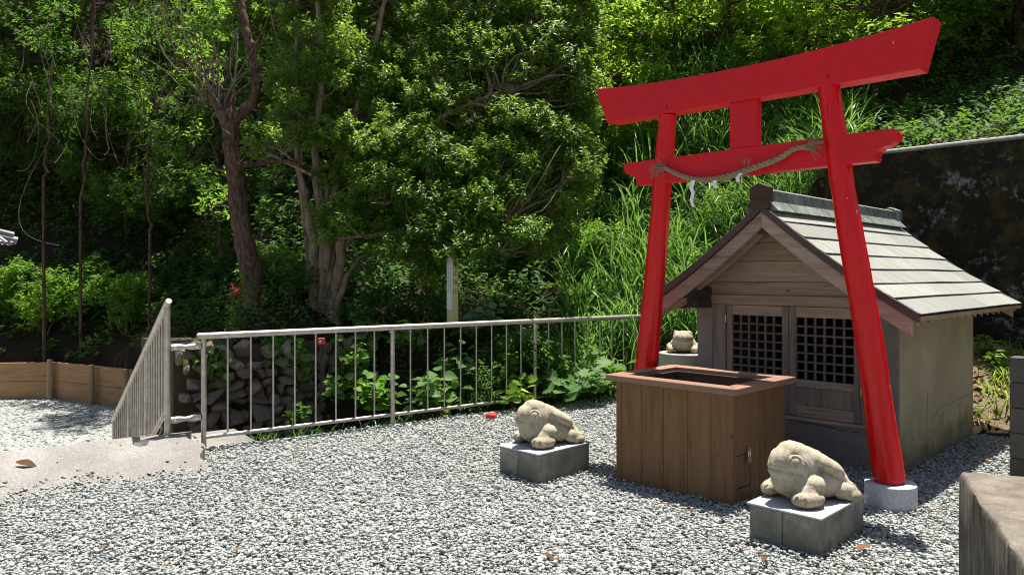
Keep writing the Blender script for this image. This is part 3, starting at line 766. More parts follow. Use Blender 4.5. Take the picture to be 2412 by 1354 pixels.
# ================================================================ OFFERING BOX
def offering_box():
    X0, X1, Y0, Y1 = -3.632, -2.622, 4.802, 5.60
    root = thing('offering_box', 'brown stained wooden offering box with open slotted top before the torii', 'offering box', (-3.12, 5.2, 0))
    def rough(m):
        return m
    # corner stiles, then front boards
    for x in (X0, X1 - .045):
        part('corner_post', bboxm('corner_post', x, x + .045, Y0 - .004, Y0 + .05, -.02, .775, .003), BOXW_Z, root)
        part('corner_post', bboxm('corner_post', x, x + .045, Y1 - .05, Y1 + .004, -.02, .775, .003), BOXW_Z, root)
    cut = [X0 + .045, -3.395, -3.195, -2.985, -2.795, X1 - .045]
    for a, b in zip(cut[:-1], cut[1:]):
        for y in (Y0, Y1 - .024):
            part('board', bboxm('board', a + .0012, b - .0012, y, y + .024, -.02, .775, .002), BOXW_Z, root)
    cy = [Y0 + .05, 5.06, 5.19, 5.40, Y1 - .05]
    for a, b in zip(cy[:-1], cy[1:]):
        part('board', bboxm('board', X0, X0 + .024, a + .0012, b - .0012, -.02, .775, .002), BOXW_Z, root)
        z0 = -.02
        if a < 5.0:
            part('board', bboxm('board', X1 - .024, X1, a + .0012, b - .0012, .335, .775, .002), BOXW_Z, root)
            part('board', bboxm('board', X1 - .024, X1, a + .0012, b - .0012, -.02, .098, .002), BOXW_Z, root)
            dr = part('hatch', bboxm('hatch', X1 - .022, X1 - .003, a + .004, b - .003, .104, .330, .002), BOXW_Z, root)
            part('hasp', bboxm('hasp', X1 - .003, X1 + .004, 4.988, 5.008, .300, .385, .002), RUST, dr)
            part('staple', MB().tube([(X1, 4.998, .375), (X1 + .026, 4.998, .370), (X1 + .026, 4.998, .345), (X1, 4.998, .340)], .004, 8).mesh('staple', True), CHROME, dr)
        else:
            part('board', bboxm('board', X1 - .024, X1, a + .0012, b - .0012, -.02, .775, .002), BOXW_Z, root)
    # mitred lid frame
    LX0, LX1, LY0, LY1, W, ZA, ZB = -3.705, -2.575, 4.755, 5.705, .125, .772, .820
    def board(pts, mat):
        part('lid_board', bev(MB().prism_z(pts, ZA, ZB).mesh('lid_board'), .0035), mat, root)
    g = .0015
    board([(LX0, LY0), (LX1, LY0), (LX1 - W, LY0 + W - g), (LX0 + W, LY0 + W - g)], BOXW_X)
    board([(LX0 + W, LY1 - W + g), (LX1 - W, LY1 - W + g), (LX1, LY1), (LX0, LY1)], BOXW_X)
    board([(LX0, LY0 + g*2), (LX0 + W - g, LY0 + W), (LX0 + W - g, LY1 - W), (LX0, LY1 - g*2)], BOXW_Y)
    board([(LX1 - W + g, LY0 + W), (LX1, LY0 + g*2), (LX1, LY1 - g*2), (LX1 - W + g, LY1 - W)], BOXW_Y)
    # inner frame and sloping slats
    ix0, ix1, iy0, iy1 = LX0 + W + .004, LX1 - W - .004, LY0 + W + .004, LY1 - W - .004
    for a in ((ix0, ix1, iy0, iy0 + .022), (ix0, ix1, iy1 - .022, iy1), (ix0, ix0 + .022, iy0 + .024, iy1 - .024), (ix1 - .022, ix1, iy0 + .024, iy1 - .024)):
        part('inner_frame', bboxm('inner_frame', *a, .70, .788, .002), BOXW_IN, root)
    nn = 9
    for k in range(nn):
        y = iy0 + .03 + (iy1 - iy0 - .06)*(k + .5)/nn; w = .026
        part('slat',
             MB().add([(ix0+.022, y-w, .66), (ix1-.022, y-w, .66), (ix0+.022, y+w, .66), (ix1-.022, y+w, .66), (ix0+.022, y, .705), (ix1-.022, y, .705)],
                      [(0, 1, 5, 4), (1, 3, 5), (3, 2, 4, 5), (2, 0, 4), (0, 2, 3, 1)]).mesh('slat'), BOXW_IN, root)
    part('floor_board', bboxm('floor_board', X0 + .03, X1 - .03, Y0 + .03, Y1 - .03, .05, .07, .002), DARK, root)
    # padlock hangs from the staple: a thing of its own
    pl = thing('padlock', 'small brass padlock hanging on the side hatch of the offering box', 'padlock', (-2.606, 4.998, .29))
    part('shackle', MB().tube([(-2.600, 4.986, .315), (-2.600, 4.986, .350), (-2.600, 4.991, .361), (-2.600, 5.003, .361), (-2.600, 5.008, .350), (-2.600, 5.008, .315)], .0035, 8).mesh('shackle', True), CHROME, pl)
    part('lock_body', bboxm('lock_body', -2.609, -2.591, 4.978, 5.016, .270, .316, .003), BRASS, pl)
offering_box()

# ================================================================ SHRINE
SC = -3.0; SYF, SYB = 6.47, 8.62; RY0, RY1 = 5.95, 9.15
HALF, ZR, ZE = 1.225, 2.205, 1.318
def rz(s): return ZR + (ZE - ZR)*s - .045*math.sin(math.pi*s)      # roof curve, s = 0 at the ridge, 1 at the eave
def shrine():
    root = thing('small_shrine', 'small shrine with pale green sheet roof, timber gable and lattice doors', 'shrine', (SC, 7.5, 0))
    P = lambda n, m, mt, par=root, **k: part(n, m, mt, par, **k)
    # mortar walls
    P('side_wall', bboxm('side_wall', -2.22, -2.068, SYF, SYB, -.06, 1.355, .012), WALLC)
    P('side_wall', bboxm('side_wall', -3.912, -3.76, SYF, SYB, -.06, 1.355, .012), WALLC)
    P('back_wall', bboxm('back_wall', -3.76, -2.22, SYB - .15, SYB - .004, -.06, 1.40, .01), WALLC)
    P('front_pier', bboxm('front_pier', -3.914, -3.742, SYF - .004, SYF + .12, -.06, 1.345, .01), WALLF)
    P('front_pier', bboxm('front_pier', -2.246, -2.071, SYF - .004, SYF + .12, -.06, 1.345, .01), WALLF)
    P('front_plinth', bboxm('front_plinth', -3.742, -2.246, SYF + .002, SYF + .14, -.06, .345, .008), WALLF)
    def crack(name, pts, w, axis):
        mb = MB(); pts = [Vector(p) for p in pts]
        fine = [pts[0]]
        for a, b in zip(pts[:-1], pts[1:]):
            for k in range(1, 7):
                q = a.lerp(b, k/6) + Vector((0, rng.normal(0, .005), rng.normal(0, .006)) if axis == 'x' else (rng.normal(0, .006), 0, rng.normal(0, .004)))
                fine.append(q)
        for a, b in zip(fine[:-1], fine[1:]): mb.tube([a, b], [w*rng.uniform(.5, 1.1), w*rng.uniform(.5, 1.1)], 4, False)
        P(name, mb.mesh(name), JOINT)
    crack('crack', [(-2.068, 7.13, .02), (-2.068, 7.15, .22), (-2.068, 7.14, .40), (-2.068, 7.17, .62)], .0028, 'x')
    crack('crack', [(-2.068, 7.22, .34), (-2.068, 7.55, .42), (-2.068, 7.78, .42), (-2.068, 8.28, .43), (-2.068, 8.6, .44)], .0026, 'x')
    crack('crack', [(-2.98, SYF + .002, .322), (-2.70, SYF + .002, .315), (-2.5, SYF + .002, .296), (-2.30, SYF + .002, .298)], .004, 'y')
    # interior
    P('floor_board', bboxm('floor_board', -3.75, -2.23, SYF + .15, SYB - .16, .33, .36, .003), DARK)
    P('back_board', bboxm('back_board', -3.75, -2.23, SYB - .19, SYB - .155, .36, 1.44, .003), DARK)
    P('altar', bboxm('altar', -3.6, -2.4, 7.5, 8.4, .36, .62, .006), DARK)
    P('altar_cloth', bboxm('altar_cloth', -3.5, -2.35, 7.42, 7.49, .37, .60, .006), CLOTHB)
    # door posts, sill and lintel
    for x in (-3.742, -2.372):
        P('door_post', bboxm('door_post', x, x + .126, SYF + .004, SYF + .10, .345, 1.335, .004), OLD_Z)
    P('door_sill', bboxm('door_sill', -3.742, -2.246, SYF - .012, SYF + .10, .331, .362, .004), OLD_X)
    P('lintel', bboxm('lintel', -3.76, -2.24, SYF - .018, SYF + .10, 1.335, 1.425, .005), OLD_X)
    # doors
    for x0, x1, nm in ((-3.612, -3.003, 0), (-2.997, -2.376, 1)):
        y0, y1 = SYF + .018, SYF + .056
        for a, b in ((x0, x0 + .062), (x1 - .062, x1)): P('door_stile', bboxm('door_stile', a, b, y0, y1, .366, 1.330, .003), OLD_Z)
        P('door_rail', bboxm('door_rail', x0 + .062, x1 - .062, y0 + .002, y1, 1.236, 1.330, .003), OLD_X)
        P('door_rail', bboxm('door_rail', x0 + .062, x1 - .062, y0 - .003, y1, .625, .690, .003), OLD_X)
        P('door_rail', bboxm('door_rail', x0 + .062, x1 - .062, y0 - .003, y1, .366, .462, .003), OLD_X)
        xm = (x0 + x1)/2
        P('door_panel', bboxm('door_panel', x0 + .062, xm - .022, y0 + .014, y1 - .006, .462, .625, .002), OLD_Z)
        P('door_panel', bboxm('door_panel', xm + .022, x1 - .062, y0 + .014, y1 - .006, .462, .625, .002), OLD_Z)
        P('door_muntin', bboxm('door_muntin', xm - .022, xm + .022, y0 + .003, y1, .462, .625, .002), OLD_Z)
        for k in range(1, 6):
            x = x0 + .062 + (x1 - x0 - .124)*k/6
            P('lattice_bar', bboxm('lattice_bar', x - .0095, x + .0095, y0 + .008, y1 - .008, .690, 1.236, .0015), LATT)
        for k in range(1, 7):
            z = .690 + (1.236 - .690)*k/7
            P('lattice_bar', bboxm('lattice_bar', x0 + .062, x1 - .062, y0 + .004, y1 - .012, z - .0085, z + .0085, .0015), LATT)
    for x, z in ((-3.614, 1.16), (-2.374, .60)):
        P('hinge', MB().tube([(x, SYF + .010, z), (x, SYF + .010, z + .075)], .006, 8).mesh('hinge', True), BRASS)
    # gable boards
    def halfw(z): return max(0.0, (ZR - .06 - z)/(ZR - ZE)*HALF*.965)
    for z0, z1, dy in ((1.428, 1.545, 0), (1.548, 1.735, .004), (1.738, 1.905, .001), (1.908, 2.10, .005)):
        a, b = min(halfw(z0) - .02, .90), min(max(halfw(z1) - .02, .02), .90)
        P('gable_board', bev(MB().prism_y([(SC - a, z0), (SC + a, z0), (SC + b, z1), (SC - b, z1)], SYF - .006 + dy, SYF + .03).mesh('gable_board'), .002), OLD_X)
    P('gable_board', bev(MB().prism_y([(SC - .86, 1.428), (SC + .86, 1.428), (SC, 2.13)], SYB - .03, SYB + .01).mesh('gable_board'), .002), OLD_X)
    # purlins running front to back, their ends showing under the gable
    for sx in (-1, 1):
        for (xx, z0, z1, e) in ((.80, 1.395, 1.49, 6.02), (.80, 1.30, 1.392, 6.10)):
            a, b = sorted((SC + sx*(xx - .05), SC + sx*(xx + .06)))
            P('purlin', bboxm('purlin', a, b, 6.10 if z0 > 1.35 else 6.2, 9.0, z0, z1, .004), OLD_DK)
        a, b = sorted((SC + sx*.735, SC + sx*.99))
        P('tie_beam_end', bboxm('tie_beam_end', a, b, SYF + .03, SYF + .13, 1.300, 1.362, .004), OLD_X)
        a, b = sorted((SC + sx*.735, SC + sx*.90))
        P('tie_beam_end', bboxm('tie_beam_end', a, b, SYF + .035, SYF + .125, 1.365, 1.415, .004), OLD_X)
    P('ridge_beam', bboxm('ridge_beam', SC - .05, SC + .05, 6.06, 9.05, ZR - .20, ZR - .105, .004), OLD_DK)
    # roof
    N = 8
    for sx in (-1, 1):
        ss = np.linspace(0, 1, 17)
        topl = [(SC + sx*HALF*s, rz(s) - .008) for s in ss]; bot = [(SC + sx*(HALF*s - .004), rz(s) - .040) for s in ss[::-1]]
        poly = topl + bot
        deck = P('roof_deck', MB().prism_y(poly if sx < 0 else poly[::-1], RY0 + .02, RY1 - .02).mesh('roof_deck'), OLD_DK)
        # overlapping copper sheets
        edges = [0.03, .165, .305, .445, .585, .725, .862, 1.012]
        for r in range(7):
            s0, s1 = edges[r], edges[r+1]
            cuts = [RY0] + [RY0 + .10 + (RY1 - RY0 - .2)*q for q in ((.38, .74) if r % 2 else (.26, .58, .86))] + [RY1]
            cuts = [cuts[0]] + [c + rng.uniform(-.05, .05) for c in cuts[1:-1]] + [cuts[-1]]
            for c0, c1 in zip(cuts[:-1], cuts[1:]):
                m_ = 5; vs_ = []; fs = []
                lift = rng.uniform(0, .003)
                for yy in (c0 + .001, c1 - .001):
                    for k in range(m_ + 1):
                        q = k/m_; s = s0 - .014 + (s1 - s0 + .014)*q; x = SC + sx*HALF*s
                        vs_.append((x, yy, rz(s) + .001 + (.017 + lift)*q + .003*math.sin(yy*4 + r*2.1)))
                nb = len(vs_)
                vs_ += [(a, b, c - .006) for a, b, c in vs_]
                for k in range(m_):
                    fs.append((k, k+1, m_+2+k, m_+1+k)); fs.append((nb+k+1, nb+k, nb+m_+1+k, nb+m_+2+k))
                fs += [(m_, nb+m_, nb+2*m_+1, 2*m_+1), (0, m_+1, nb+m_+1, nb)]
                for k in range(m_): fs += [(k, nb+k, nb+k+1, k+1), (m_+1+k, m_+2+k, nb+m_+2+k, nb+m_+1+k)]
                P('roof_sheet', MB().add(vs_, fs).mesh('roof_sheet'), ROOF, deck)
        # verge trim, bargeboards, inner rafters
        def strip(name, off0, off1, y0, y1, mat, s_a=0.0, s_b=1.0):
            ss2 = np.linspace(s_a, s_b, 15)
            t_ = [(SC + sx*HALF*s, rz(s) + off1) for s in ss2]; b_2 = [(SC + sx*HALF*s, rz(s) + off0) for s in ss2[::-1]]
            pl = t_ + b_2
            P(name, bev(MB().prism_y(pl if sx < 0 else pl[::-1], y0, y1).mesh(name), .003), mat)
        strip('verge_trim', -.058, .012, RY0 - .012, RY0 + .018, VERGE)
        strip('bargeboard', -.195, -.060, RY0 + .022, RY0 + .058, OLD_D, 0.0, .955)
        strip('inner_rafter', -.150, -.045, RY0 + .25, RY0 + .315, OLD_D, .02, .93)
        strip('verge_trim', -.058, .012, RY1 - .018, RY1 + .012, VERGE)
        strip('bargeboard', -.175, -.060, RY1 - .058, RY1 - .022, OLD_D, 0.0, .955)
        for k in range(15):
            y = RY0 + .14 + (RY1 - RY0 - .28)*k/14
            ss2 = np.linspace(.60, .985, 6); pl = [(SC + sx*HALF*s, rz(s) - .042) for s in ss2] + [(SC + sx*HALF*s, rz(s) - .088) for s in ss2[::-1]]
            P('rafter', MB().prism_y(pl if sx < 0 else pl[::-1], y - .022, y + .022).mesh('rafter'), RAFT)
        a, b = sorted((SC + sx*(HALF - .05), SC + sx*(HALF + .014)))
        P('eave_fascia', bboxm('eave_fascia', a, b, RY0 + .02, RY1 - .02, ZE - .047, ZE - .012, .003), RAFT)
    # ridge cap with raised ends
    P('ridge_cap', bev(MB().prism_y([(SC-.085, ZR-.03), (SC+.085, ZR-.03), (SC+.062, ZR+.105), (SC+.075, ZR+.112), (SC, ZR+.140), (SC-.075, ZR+.112), (SC-.062, ZR+.105)], RY0 + .10, RY1 - .10).mesh('ridge_cap'), .004), RIDGE)
    P('ridge_skirt', MB().prism_y([(SC-.15, ZR-.062), (SC+.15, ZR-.062), (SC+.07, ZR+.028), (SC-.07, ZR+.028)], RY0 + .02, RY1 - .02).mesh('ridge_skirt'), RIDGE)
    for y0, y1, h in ((RY0 - .03, RY0 + .08, .178), (RY1 - .12, RY1 + .05, .172)):
        P('ridge_end', bev(MB().prism_y([(SC-.082, ZR-.045), (SC+.082, ZR-.045), (SC+.078, ZR+h-.035), (SC, ZR+h), (SC-.078, ZR+h-.035)], y0, y1).mesh('ridge_end'), .006), RIDGE if y0 > 7 else OLD_DK)
    P('pendant', bev(MB().prism_y([(SC-.055, ZR-.255), (SC+.055, ZR-.255), (SC+.045, ZR-.17), (SC-.045, ZR-.17)], RY0+.06, RY0+.10).mesh('pendant'), .003), OLD_DK)
shrine()
def ornament():
    root = thing('carved_ornament', 'pale carved scroll ornament standing behind the shrine lattice', 'ornament', (-2.62, 7.62, .62))
    mb = MB()
    part('stand', MB().tube([(-2.62, 7.62, .615), (-2.62, 7.62, .80)], [.05, .025], 10).mesh('stand', True), DARK, root)
    for q in range(5):
        pts = []
        for k in range(12):
            a = k/11*3.6 + q*1.25; r = .03 + .06*k/11
            pts.append((-2.62 + math.cos(a)*r*.9, 7.60 + .01*q, .90 + math.sin(a)*r + .03*q))
        part('scroll', MB().tube(pts, [.016*(1 - .06*k) for k in range(12)], 7).mesh('scroll', True), ORNA, root)
ornament()

# ================================================================ FROGS
def blob(name, ell, vox=.0080, smooth=7):
    bm = bmesh.new()
    for (c, r, tx, ty, tz) in ell:
        mtx = Matrix.Translation(c) @ Euler((R(tx), R(ty), R(tz))).to_matrix().to_4x4() @ Matrix.Diagonal((*r, 1))
        bmesh.ops.create_icosphere(bm, subdivisions=4, radius=1.0, matrix=mtx)
    me = bpy.data.meshes.new(name); bm.to_mesh(me); bm.free()
    o = bpy.data.objects.new('tmp', me); COL.objects.link(o)
    m = o.modifiers.new('r', 'REMESH'); m.mode = 'VOXEL'; m.voxel_size = vox
    s = o.modifiers.new('s', 'SMOOTH'); s.factor = .6; s.iterations = smooth
    me2 = evalmesh(o); bpy.data.objects.remove(o); me2.name = name
    me2.materials.clear()
    return me2
def both(l):
    out = []
    for (c, r, tx, ty, tz) in l:
        out.append((c, r, tx, ty, tz))
        if abs(c[0]) > 1e-6: out.append(((-c[0], c[1], c[2]), r, tx, -ty, -tz))
    return out
def carve(me, fn):
    V = np.empty(len(me.vertices)*3); me.vertices.foreach_get('co', V); V = V.reshape(-1, 3)
    N = np.empty(len(me.vertices)*3); me.vertices.foreach_get('normal', N); N = N.reshape(-1, 3)
    d = fn(V) + .0035*np.sin(V[:, 0]*38 + 1.3)*np.sin(V[:, 1]*33)*np.sin(V[:, 2]*41 + .5) + .0022*np.sin(V[:, 0]*70 + V[:, 2]*50)*np.sin(V[:, 1]*64 + V[:, 0]*30) + .0012*np.sin(V[:, 0]*170 + 1)*np.sin(V[:, 1]*190)*np.sin(V[:, 2]*160)
    V = V + N*d[:, None]; V[:, 2] = np.maximum(V[:, 2], 0.0)
    me.vertices.foreach_set('co', V.ravel().astype(np.float32)); me.update(); shade(me, 60); return me
FROG = blob('stone_frog', both([
    ((0, .080, .120), (.132, .185, .120), -8, 0, 0),        # trunk
    ((0, .190, .100), (.122, .090, .098), 0, 0, 0),         # rump
    ((0, .095, .205), (.138, .190, .064), -25, 0, 0),       # shell-like back
    ((0, .015, .245), (.116, .120, .070), -20, 0, 0),
    ((0, -.060, .130), (.128, .130, .130), 0, 0, 0),        # chest
    ((0, -.140, .150), (.095, .095, .110), -22, 0, 0),      # throat
    ((0, -.085, .225), (.120, .140, .120), -8, 0, 0),       # head
    ((0, -.085, .286), (.094, .115, .072), -16, 0, 0),      # crown of the head
    ((0, -.165, .240), (.088, .095, .095), -8, 0, 0),       # brow
    ((0, -.212, .215), (.060, .060, .070), 0, 0, 0),        # muzzle
    ((.130, -.050, .125), (.052, .072, .052), 0, 0, 0),     # elbow
    ((.126, -.085, .078), (.056, .080, .062), 0, 0, 0),
    ((.146, -.118, .050), (.060, .104, .050), 0, 0, -14),   # hand
    ((.112, .205, .060), (.050, .085, .056), 0, 0, 6),      # thigh
    ((.126, .235, .034), (.048, .075, .034), 0, 0, 8),      # hind foot
]))
def frog_marks(V):
    x, y, z = V.T; d = np.zeros(len(V))
    # mouth line round the muzzle
    zm = .196 - .22*np.clip(y + .20, -.1, .2)
    d -= .0095*np.exp(-((z - zm)/.007)**2)*(y < -.11)
    # eye, ring and brow on the slanting side of the head
    rr = np.sqrt((np.abs(x) - .092)**2 + (y + .160)**2 + (z - .262)**2)
    d += .0032*np.exp(-(rr/.012)**2) - .0042*np.exp(-((rr - .024)/.006)**2) + .0040*np.exp(-((rr - .034)/.007)**2) - .0055*np.exp(-((rr - .046)/.006)**2)*(z > .25)
    # collar groove between head and back, edge of the back plate
    nk = y - .022 - .25*(z - .2)
    d -= .012*np.exp(-(nk/.011)**2)*(z > .10)
    pl = z - (.172 - .46*(y - .08))
    d -= .010*np.exp(-(pl/.009)**2)*(y > .0)*(y < .27)*(np.abs(x) > .06)
    # grooves on the back
    d -= .0035*np.exp(-(((np.abs(x) - .05 + .1*(y - .1)))/.006)**2)*(z > .15)*(y > .02)
    # toes
    foot = (z < .075)*(y < -.17)
    d -= .010*foot*(np.cos((np.abs(x) - .130)*2*np.pi/.036) < -.55)
    return d
carve(FROG, frog_marks)
def pedestal(x0, x1, y0, y1, h, label, front):
    root = thing('frog_pedestal', label, 'pedestal', ((x0+x1)/2, (y0+y1)/2, 0), 'block pedestals of the frogs')
    xm = x0 + (x1-x0)*.48
    for a, b in ((x0, xm - .0015), (xm + .0015, x1)):
        part('concrete_block', bboxm('concrete_block', a, b, y0, y1, -.05, h - .014, .006), BLOCKC, root)
    part('cap_tile', bboxm('cap_tile', x0 - .012, x1 + .012, y0 - .012, y1 + .012, h - .012, h, .002), TILEP, root)
pedestal(-2.225, -1.790, 4.275, 4.93, .222, 'low concrete block pedestal beside the concrete-footed red post', 0)
pedestal(-4.405, -3.970, 4.262, 4.88, .225, 'low concrete block pedestal standing between the railing and the offering box', 0)
top('stone_frog', FROG, GRAN, 'granite frog statue on the block pedestal beside the concrete-footed red post', 'frog statue', 'stone frogs before the shrine', (-2.010, 4.580, .221), (0, 0, R(-23)), 1.02)
top('stone_frog', FROG, GRAN, 'granite frog statue on the pedestal between the railing and the offering box', 'frog statue', 'stone frogs before the shrine', (-4.190, 4.57, .224), (0, 0, R(-12)), 1.02)
TOAD = blob('stone_toad', both([
    ((0, .03, .10), (.155, .15, .105), 0, 0, 0), ((0, -.05, .175), (.125, .11, .085), 0, 0, 0), ((0, .02, .19), (.11, .12, .075), 0, 0, 0),
    ((.075, -.045, .235), (.036, .042, .036), 0, 0, 0), ((.135, -.07, .045), (.042, .08, .045), 0, 0, -10), ((.15, .06, .06), (.05, .11, .06), 0, 0, 6)]), .009, 6)
carve(TOAD, lambda V: -.010*np.exp(-((V[:, 2] - .178 + .02*np.cos(V[:, 0]*14))/.007)**2)*(V[:, 1] < -.02))
bp = (-4.624, 7.397)
top('stone_drum', bev(MB().tube([(0, 0, -.05), (0, 0, .737)], [.305, .298], 48).mesh('stone_drum', True), .006), BACKPED, 'round buff concrete drum beside the shrine wall carrying a squat toad', 'pedestal', None, (*bp, 0))
top('stone_toad', TOAD, GRAN, 'squat wide-mouthed stone toad facing out on the round concrete drum', 'frog statue', None, (bp[0] - .02, bp[1] - .02, .735), (0, 0, R(28)), .94)

# ================================================================ CONCRETE AT THE EDGE OF THE YARD
def yard_edge():
    a = Vector((-1.12, 4.39)); d = Vector((.506, -1.217)).normalized(); n = Vector((1.217, .506)).normalized()
    mb = MB(); zt = .588; prof = []
    L, W = 2.3, 1.0; ns = 40; vs_ = []; fs = []
    for k in range(ns + 1):
        s = L*k/ns
        wob = .012*math.sin(s*9) + .02*max(0, math.sin(s*5 + 1))**3 + .006*math.sin(s*31)
        for (w, z) in ((.0, -.06), (.0, .30), (.001 + wob*.15, zt - .03), (.006 + wob*.45, zt - .008), (.016 + wob*.5, zt), (.35, zt + .004), (W, zt)):
            p = a + d*s + n*w
            if k == 0: p = p - d*(0 if z < zt - .06 else .0)
            vs_.append((p.x, p.y, z + (.004*math.sin(s*17 + w*9) if z > .5 else 0)))
    m = 7
    for k in range(ns):
        for j in range(m - 1): fs.append((k*m+j, (k+1)*m+j, (k+1)*m+j+1, k*m+j+1))
    b0 = len(vs_); p = a + n*W; q = a + d*L + n*W; vs_ += [(p.x, p.y, -.06), (q.x, q.y, -.06)]
    fs += [tuple(range(m)) + (b0,), tuple(ns*m + j for j in range(m-1, -1, -1)) + (b0+1,)]
    fs += [tuple([k*m+m-1 for k in range(ns, -1, -1)]) + (b0, b0+1)]
    mb.add(vs_, fs)
    me = mb.mesh('concrete_kerb_block'); shade(me, 40)
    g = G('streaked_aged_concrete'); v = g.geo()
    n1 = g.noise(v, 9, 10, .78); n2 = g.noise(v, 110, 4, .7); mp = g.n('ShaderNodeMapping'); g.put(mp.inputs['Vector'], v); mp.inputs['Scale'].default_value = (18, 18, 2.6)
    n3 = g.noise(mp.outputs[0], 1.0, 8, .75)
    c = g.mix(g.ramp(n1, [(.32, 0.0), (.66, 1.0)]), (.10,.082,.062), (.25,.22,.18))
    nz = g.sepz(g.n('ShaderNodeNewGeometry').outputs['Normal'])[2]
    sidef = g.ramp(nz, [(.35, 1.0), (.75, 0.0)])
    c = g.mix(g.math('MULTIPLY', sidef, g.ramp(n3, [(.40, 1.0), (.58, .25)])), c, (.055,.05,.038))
    c = g.mix(g.ramp(n2, [(.62, 0.0), (.7, .4)]), c, (.5,.48,.44))
    c = g.mix(g.ramp(g.noise(v, 4.2, 4), [(.62, 0.0), (.70, .6)]), c, (.12,.10,.045))
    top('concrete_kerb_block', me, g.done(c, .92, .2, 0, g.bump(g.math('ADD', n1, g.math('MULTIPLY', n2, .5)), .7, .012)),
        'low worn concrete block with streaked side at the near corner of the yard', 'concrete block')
    root = thing('block_wall', 'dark concrete block wall end standing beyond the worn concrete block', 'block wall', (-1.1, 7.2, 0))
    x0, y0 = -1.435, 7.02
    for r in range(5):
        z0 = -.04 + r*.2
        for c_ in range(4):
            off = 0 if r % 2 == 0 else -.2
            xa = x0 + max(0, c_*.4 + off); xb = x0 + c_*.4 + .4 + off
            if xb - xa < .05: continue
            part('concrete_block', bboxm('concrete_block', xa + .002, xb - .002, y0, y0 + .15, z0 + .002, z0 + .198, .006), BLOCKD, root)
yard_edge()

# ================================================================ SIGN POST, STAKES, TILED ROOF
def marker():
    px = pd(1066, 705, 9.6); x, y = px.x, px.y; zb = px.z - .30; zt = pd(1066, 606, 9.6).z
    root = thing('marker_post', 'white square marker post lettered with black characters, standing among the dark shrubs', 'marker post', (x, y, zb))
    w = .052; ang = 0.0
    M4 = Matrix.Translation((x, y, 0)) @ Matrix.Rotation(ang, 4, 'Z')
    def P(nm, me, mt): return part(nm, me, mt, root, (x, y, 0), (0, 0, ang))
    P('post', bboxm('post', -w, w, -w, w, zb, zt, .003), POSTY)
    # white board let into one side carries the small lettering
    P('white_face', bboxm('white_face', -w + .002, w - .002, -w - .003, -w + .001, zb + .17, zt - .004, .0008), POSTW)
    body = '\u6771\u4e0a\u6d5c\u5ddd'
    for k, chh in enumerate(body):
        cu = bpy.data.curves.new('glyph', 'FONT'); cu.body = chh; cu.size = .082; cu.align_x = 'CENTER'; cu.align_y = 'CENTER'; cu.extrude = .0008
        o = bpy.data.objects.new('tmp', cu); COL.objects.link(o); me = evalmesh(o); bpy.data.objects.remove(o)
        me.transform(Matrix.Translation((w + .0015, 0, zt - .085 - k*.118)) @ Matrix.Rotation(R(90), 4, 'Z') @ Matrix.Rotation(R(90), 4, 'X'))
        me.materials.clear(); P('lettering', me, INK)
    mb = MB()
    for c_ in range(2):
        for k in range(26):
            zz = zt - .03 - k*.0165; yy = (-.020, .020)[c_]
            for q in range(2):
                h = rng.uniform(.002, .004); z1 = zz - q*.006; wd = rng.uniform(.006, .011)
                mb.box(yy - wd, yy + wd, -w - .0045, -w - .003, z1 - h, z1)
    P('small_lettering', mb.mesh('small_lettering'), INK)
marker()
def survey():
    p = pd(757, 812, 9.15)
    o = thing('survey_stake', 'red plastic survey stake with white ring mark on the far bank', 'survey stake', (p.x, p.y, p.z - .5))
    M_ = (0, 0, R(40))
    part('stake', bboxm('stake', -.018, .018, -.018, .018, -.6, .0, .004), OLD_DK, o, (p.x, p.y, p.z), M_)
    part('stake_head', bboxm('stake_head', -.037, .037, -.037, .037, -.0, .085, .006), REDPL, o, (p.x, p.y, p.z), M_)
    part('ring_mark', MB().tube([(0, -.0372, .045), (0, -.039, .045)], .018, 12).mesh('ring_mark', True), WHITEP, o, (p.x, p.y, p.z), M_)
    q = pz(1157, 985, 0)
    top('boundary_cap', bboxm('boundary_cap', -.055, .055, -.045, .045, -.03, .06, .008), REDPL, 'square red plastic boundary marker on the gravel edge under the railing', 'boundary marker', None, (q.x, q.y, .0), (.15, .1, R(35)))
survey()
